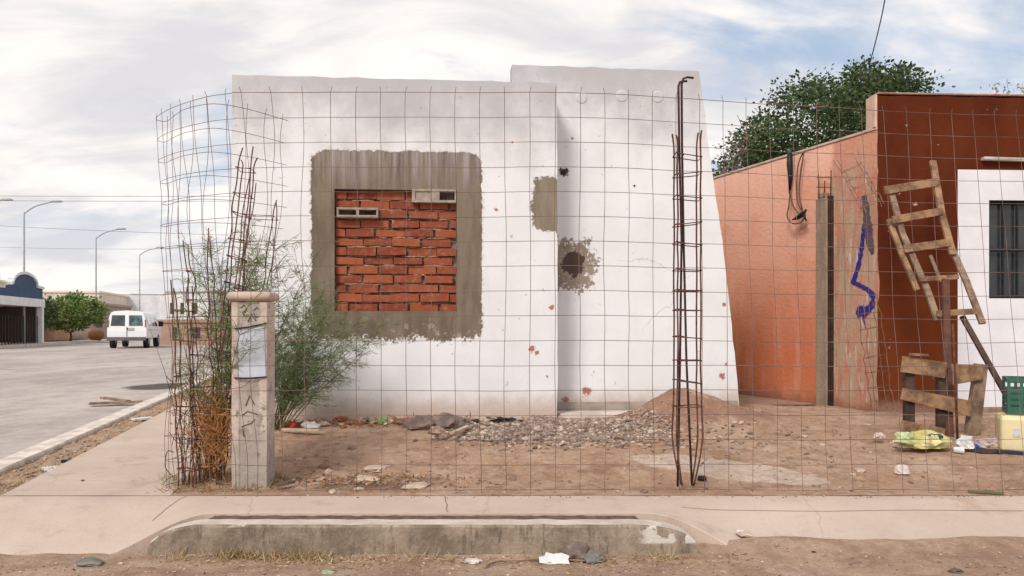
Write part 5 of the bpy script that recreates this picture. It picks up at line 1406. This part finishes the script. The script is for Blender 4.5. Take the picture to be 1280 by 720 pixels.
# skyline of pale far houses, to the left frame edge
for k, (px0, px1, H, c) in enumerate(((-60, -5, 5.2, (.7, .66, .6)), (68, 92, 5.6, (.72, .66, .56)), (96, 118, 5.9, (.75, .7, .62)), (128, 152, 6.0, (.74, .69, .60)))):
    nblock('distant_house', ['far pale house behind the carport at the picture edge', 'far cream house just right of the blue parapet', 'far pale house above the middle of the street tree', 'far cream house above the right side of the street tree'][k], px0, px1, 120+k*3, H, c, 10)

tree('street_tree', 'rounded green street tree with several trunks beside the orange wall', (lx(58)-.6, 58, -.02), 3.4, ((lx(58)-.5, 58, 2.05), (2.3, 2.0, 1.25)), 240, 26, .20, leafmat('mesquite_leaf', (.10, .16, .035), (.19, .26, .07)), BARK, 12, .42, .08, 7)
th = tree('street_tree', 'dark small tree growing between the carport and the orange wall', (lx(54)-1.3, 54, -.02), 2.8, ((lx(54)-1.2, 54, 1.9), (1.0, 1.0, 1.0)), 60, 24, .18, leafmat('dark_leaf', (.035, .06, .02), (.07, .10, .03)), BARK, 14, .4, .06, 5)
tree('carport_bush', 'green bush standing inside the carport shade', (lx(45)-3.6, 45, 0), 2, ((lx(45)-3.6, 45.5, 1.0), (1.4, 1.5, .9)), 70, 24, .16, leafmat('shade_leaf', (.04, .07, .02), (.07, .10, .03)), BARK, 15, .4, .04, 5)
m = MB(); q = P(120, 424, 62); m.lathe([(.35, 0), (.6, .25), (.55, .6), (.2, .9)], 10, Matrix.Translation((q.x, q.y, 0))); tag(m.build('round_bush', simple('rust_bush', (.28, .12, .06), (.2, .09, .05), 2, .5)), 'round reddish clipped bush at the foot of the second lamp post', 'bush')

# street lamps
LM = simple('lamp_metal', (.42, .43, .43), (.34, .34, .35), 3, 0, rough=.5, spec=.4)
lampproto = thing('street_lamp', 'grey street lamp standing in front of the carport', 'street lamp', (0, 0, 0), 'street lamps along the side street')
m = MB(); m.tube([(0, 0, 0), (0, 0, 4), (0, 0, 8.0), (.02, 0, 8.25)], [.085, .065, .048, .045], 8); m.build('post', LM, lampproto)
m = MB(); m.tube(curve([Vector((0, 0, 8.15)), Vector((.7, 0, 8.6)), Vector((1.7, 0, 8.88))], 5), .045, 6); m.build('arm', LM, lampproto)
m = MB(); m.tube([(1.6, 0, 8.86), (1.8, 0, 8.93), (2.2, 0, 8.93), (2.4, 0, 8.90)], [.04, .09, .09, .04], 8); m.build('lamp_head', LM, lampproto)
spots = [(P(30, 0, 50).x, 50), (P(120, 0, 64).x, 64), (P(174.5, 0, 79).x, 79), (P(-36, 0, 46).x, 46)]
labs = ['grey street lamp standing in front of the carport house', 'grey street lamp rising from behind the street tree', 'thin far street lamp standing just left of the warehouse behind the van', 'street lamp at the left picture edge with only its head showing']
for i, ((x, y), lb) in enumerate(zip(spots, labs)):
    o = lampproto if i == 0 else copy_tree(lampproto)
    o.location = (x, y, -.05); o['label'] = lb
    if i == 3: o.scale = (1, 1, .94)
# power lines
for k, (y0, y1, zz0, zz1, sag, r, lb) in enumerate(((70, 70, 12.6, 12.6, .15, .02, 'upper of two nearly level power lines across the sky at left'), (70.5, 70.5, 12.3, 12.3, .2, .02, 'lower of two nearly level power lines across the sky at left'),
        (75, 60, 11.4, 7.6, .5, .018, 'sagging power line descending to the right behind the lamps'), (80, 62, 9.5, 8.2, .9, .015, 'lowest thin power line crossing behind the street lamps'))):
    pts = [Vector((-62+62*t/20, y0+(y1-y0)*t/20, zz0+(zz1-zz0)*t/20-sag*4*(t/20)*(1-t/20))) for t in range(21)]
    m = MB(); m.tube(pts, r, 5, cap=False); tag(m.build('power_line', simple('wire_grey', (.22, .22, .24), (.2, .2, .2), 3, 0)), lb, 'cable', 'power lines')
m = MB(); m.tube(curve([P(1086, 84, 14), P(1093, 58, 13.5), P(1101, 25, 13), P(1106, 0, 12.5), P(1112, -40, 12)], 4), .010, 5)
tag(m.build('service_cable', simple('cable_grey', (.15, .15, .17), (.12, .12, .13), 3, 0)), 'thin cable rising from the big tree into the sky', 'cable')

# ------------------------------------------------------------------ van (rear toward us)
VM = SF(-19.95, 41.0) @ Matrix.Rotation(-pi/2, 4, 'Z') @ Matrix.Rotation(pi, 4, 'Z')
# local: x to the right across the rear, y forward (away), z up
ang = atan2(-U.x, U.y)
VM = Matrix.Translation((-20.85, 43.3, -.15)) @ Matrix.Rotation(ang+.05, 4, 'Z')
van = thing('white_van', 'white passenger van seen from behind on the side street', 'van', VM @ Vector((0, 2.6, 0)))
VW = simple('van_white', (.80, .80, .80), (.77, .77, .77), 2, 0, rough=.3, spec=.5)
GL = simple('van_glass', (.035, .05, .055), (.06, .08, .08), 3, 0, rough=.08, spec=.6)
def vb(m, n, mt, bv=0, par=None):
    return childM(m, n, mt, VM, par or van, bv)
hw = .98
sec = [(-hw, .55), (-hw-.01, .95), (-hw+.0, 1.15), (-hw+.10, 1.75), (-hw+.17, 1.92), (-hw+.32, 2.0), (0, 2.04)]
sec = sec+[(-x, z) for x, z in reversed(sec[:-1])]
m = MB(); rings = []
for y, s, zc in ((0, .965, 0), (.08, 1, 0), (2, 1, .01), (3.9, 1, 0), (4.25, .97, -.12)):
    rings.append([(x*s, y+(.10*(z-.95) if y < .2 and z > .95 else 0), (z if z < 1.2 else z+zc*(z-1.2))) for x, z in sec])
vs = [p for r_ in rings for p in r_]; n = len(sec)
m.add(vs, [(j*n+i, j*n+(i+1) % n, (j+1)*n+(i+1) % n, (j+1)*n+i) for j in range(len(rings)-1) for i in range(n)]+[tuple(range(n)), tuple(reversed([(len(rings)-1)*n+i for i in range(n)]))])
m.box(-hw+.02, hw-.02, 4.2, 5.45, .5, 1.15)
m.add([(-hw+.1, 4.2, 1.15), (hw-.1, 4.2, 1.15), (hw-.1, 4.9, 1.16), (-hw+.1, 4.9, 1.16), (-hw+.25, 4.0, 1.9), (hw-.25, 4.0, 1.9)], [(0, 1, 5, 4), (3, 4, 5, 2), (0, 4, 3), (1, 2, 5)])
vb(m, 'body', VW, .02)
m = MB(); m.box(-hw+.02, hw-.02, -.12, .02, .42, .62); vb(m, 'bumper', simple('grey_bumper', (.16, .13, .13), (.12, .1, .1), 3, .1), .02)
for s in (-1, 1):
    a, b = (.10, .80) if s > 0 else (-.80, -.10)
    ins = .07*s; M_ = MB()
    q = [(a, .0, 1.22), (b, .0, 1.22), (b-(.06 if s > 0 else 0), .0, 1.80), (a+(.06 if s < 0 else 0), .0, 1.80)]
    vs = [(x, .10*(z-.95)-.012, z) for x, _, z in q]+[(x, .10*(z-.95)+.03, z) for x, _, z in q]
    M_.add(vs, [(0, 1, 2, 3), (7, 6, 5, 4), (0, 4, 5, 1), (1, 5, 6, 2), (2, 6, 7, 3), (3, 7, 4, 0)])
    wn = vb(M_, 'rear_window', GL if s < 0 else simple('painted_reflection_glass', (.14, .24, .22), (.03, .05, .06), 3, 0, rough=.1, spec=.6), 0)  # right pane: reflection is mixed into the glass colour as pale patches
    if s < 0: pass
    m = MB(); m.box(s*.93-.03, s*.93+.03, -.01, .06, 1.15, 1.55); vb(m, 'tail_light', simple('red_lens', (.30, .07, .07), (.22, .05, .05), 3, 0, rough=.3), .01)
    for yw in (.95, 4.4):
        m = MB(); Mw = Matrix.Translation((s*(hw-.14), yw, .37)) @ Matrix.Rotation(pi/2, 4, 'Y')
        m.lathe([(.2, -.13), (.36, -.13), (.375, -.09), (.375, .09), (.36, .13), (.2, .13)], 20, Mw); wh = vb(m, 'wheel', simple('tyre', (.022, .021, .021), (.03, .03, .03), 5, 0))
        m = MB(); m.lathe([(.02, -.14), (.2, -.135), (.21, .135), (.02, .14)], 16, Mw); vb(m, 'rim', simple('rim_grey', (.4, .4, .4), (.3, .3, .3), 5, 0, metal=.5, rough=.4), 0, wh)
m = MB(); m.box(-.008, .008, -.035, .03, .66, 1.17); vb(m, 'door_seam', simple('seam', (.12, .12, .12), (.1, .1, .1), 3, 0))
m = MB(); m.box(-.14+.2, .2+.16, -.035, -.01, .98, 1.12); vb(m, 'licence_plate', simple('plate', (.35, .36, .33), (.5, .5, .48), 20, 0))
m = MB(); m.box(.012, .05, -.045, -.005, 1.02, 1.1); vb(m, 'handle', BLACK)
# side glass right side and mirror
for ya, yb in ((.55, 1.75), (1.95, 2.95), (3.15, 4.0)):
    m = MB(); x_ = lambda z: hw+.012-.1*(z-1.15)/.6
    vs = [(x_(1.22), ya, 1.22), (x_(1.22), yb, 1.22), (x_(1.72), yb, 1.72), (x_(1.72), ya, 1.72)]
    m.add(vs+[(x-.03, y, z) for x, y, z in vs], [(0, 1, 2, 3), (7, 6, 5, 4), (0, 4, 5, 1), (1, 5, 6, 2), (2, 6, 7, 3), (3, 7, 4, 0)])
    vb(m, 'side_window', GL if ya > 3 else simple('painted_glare_glass', (.45, .47, .48), (.35, .36, .37), 3, 0, rough=.1, spec=.6))  # rear panes use a paler glass colour standing in for reflected sky
m = MB(); m.box(hw+.02, hw+.30, 4.0, 4.08, 1.2, 1.5); vb(m, 'mirror', BLACK, .03)
m = MB(); m.box(hw+.004, hw+.012, .3, 4.0, .98, 1.01); vb(m, 'side_trim', simple('trim', (.3, .3, .3), (.2, .2, .2), 3, 0))
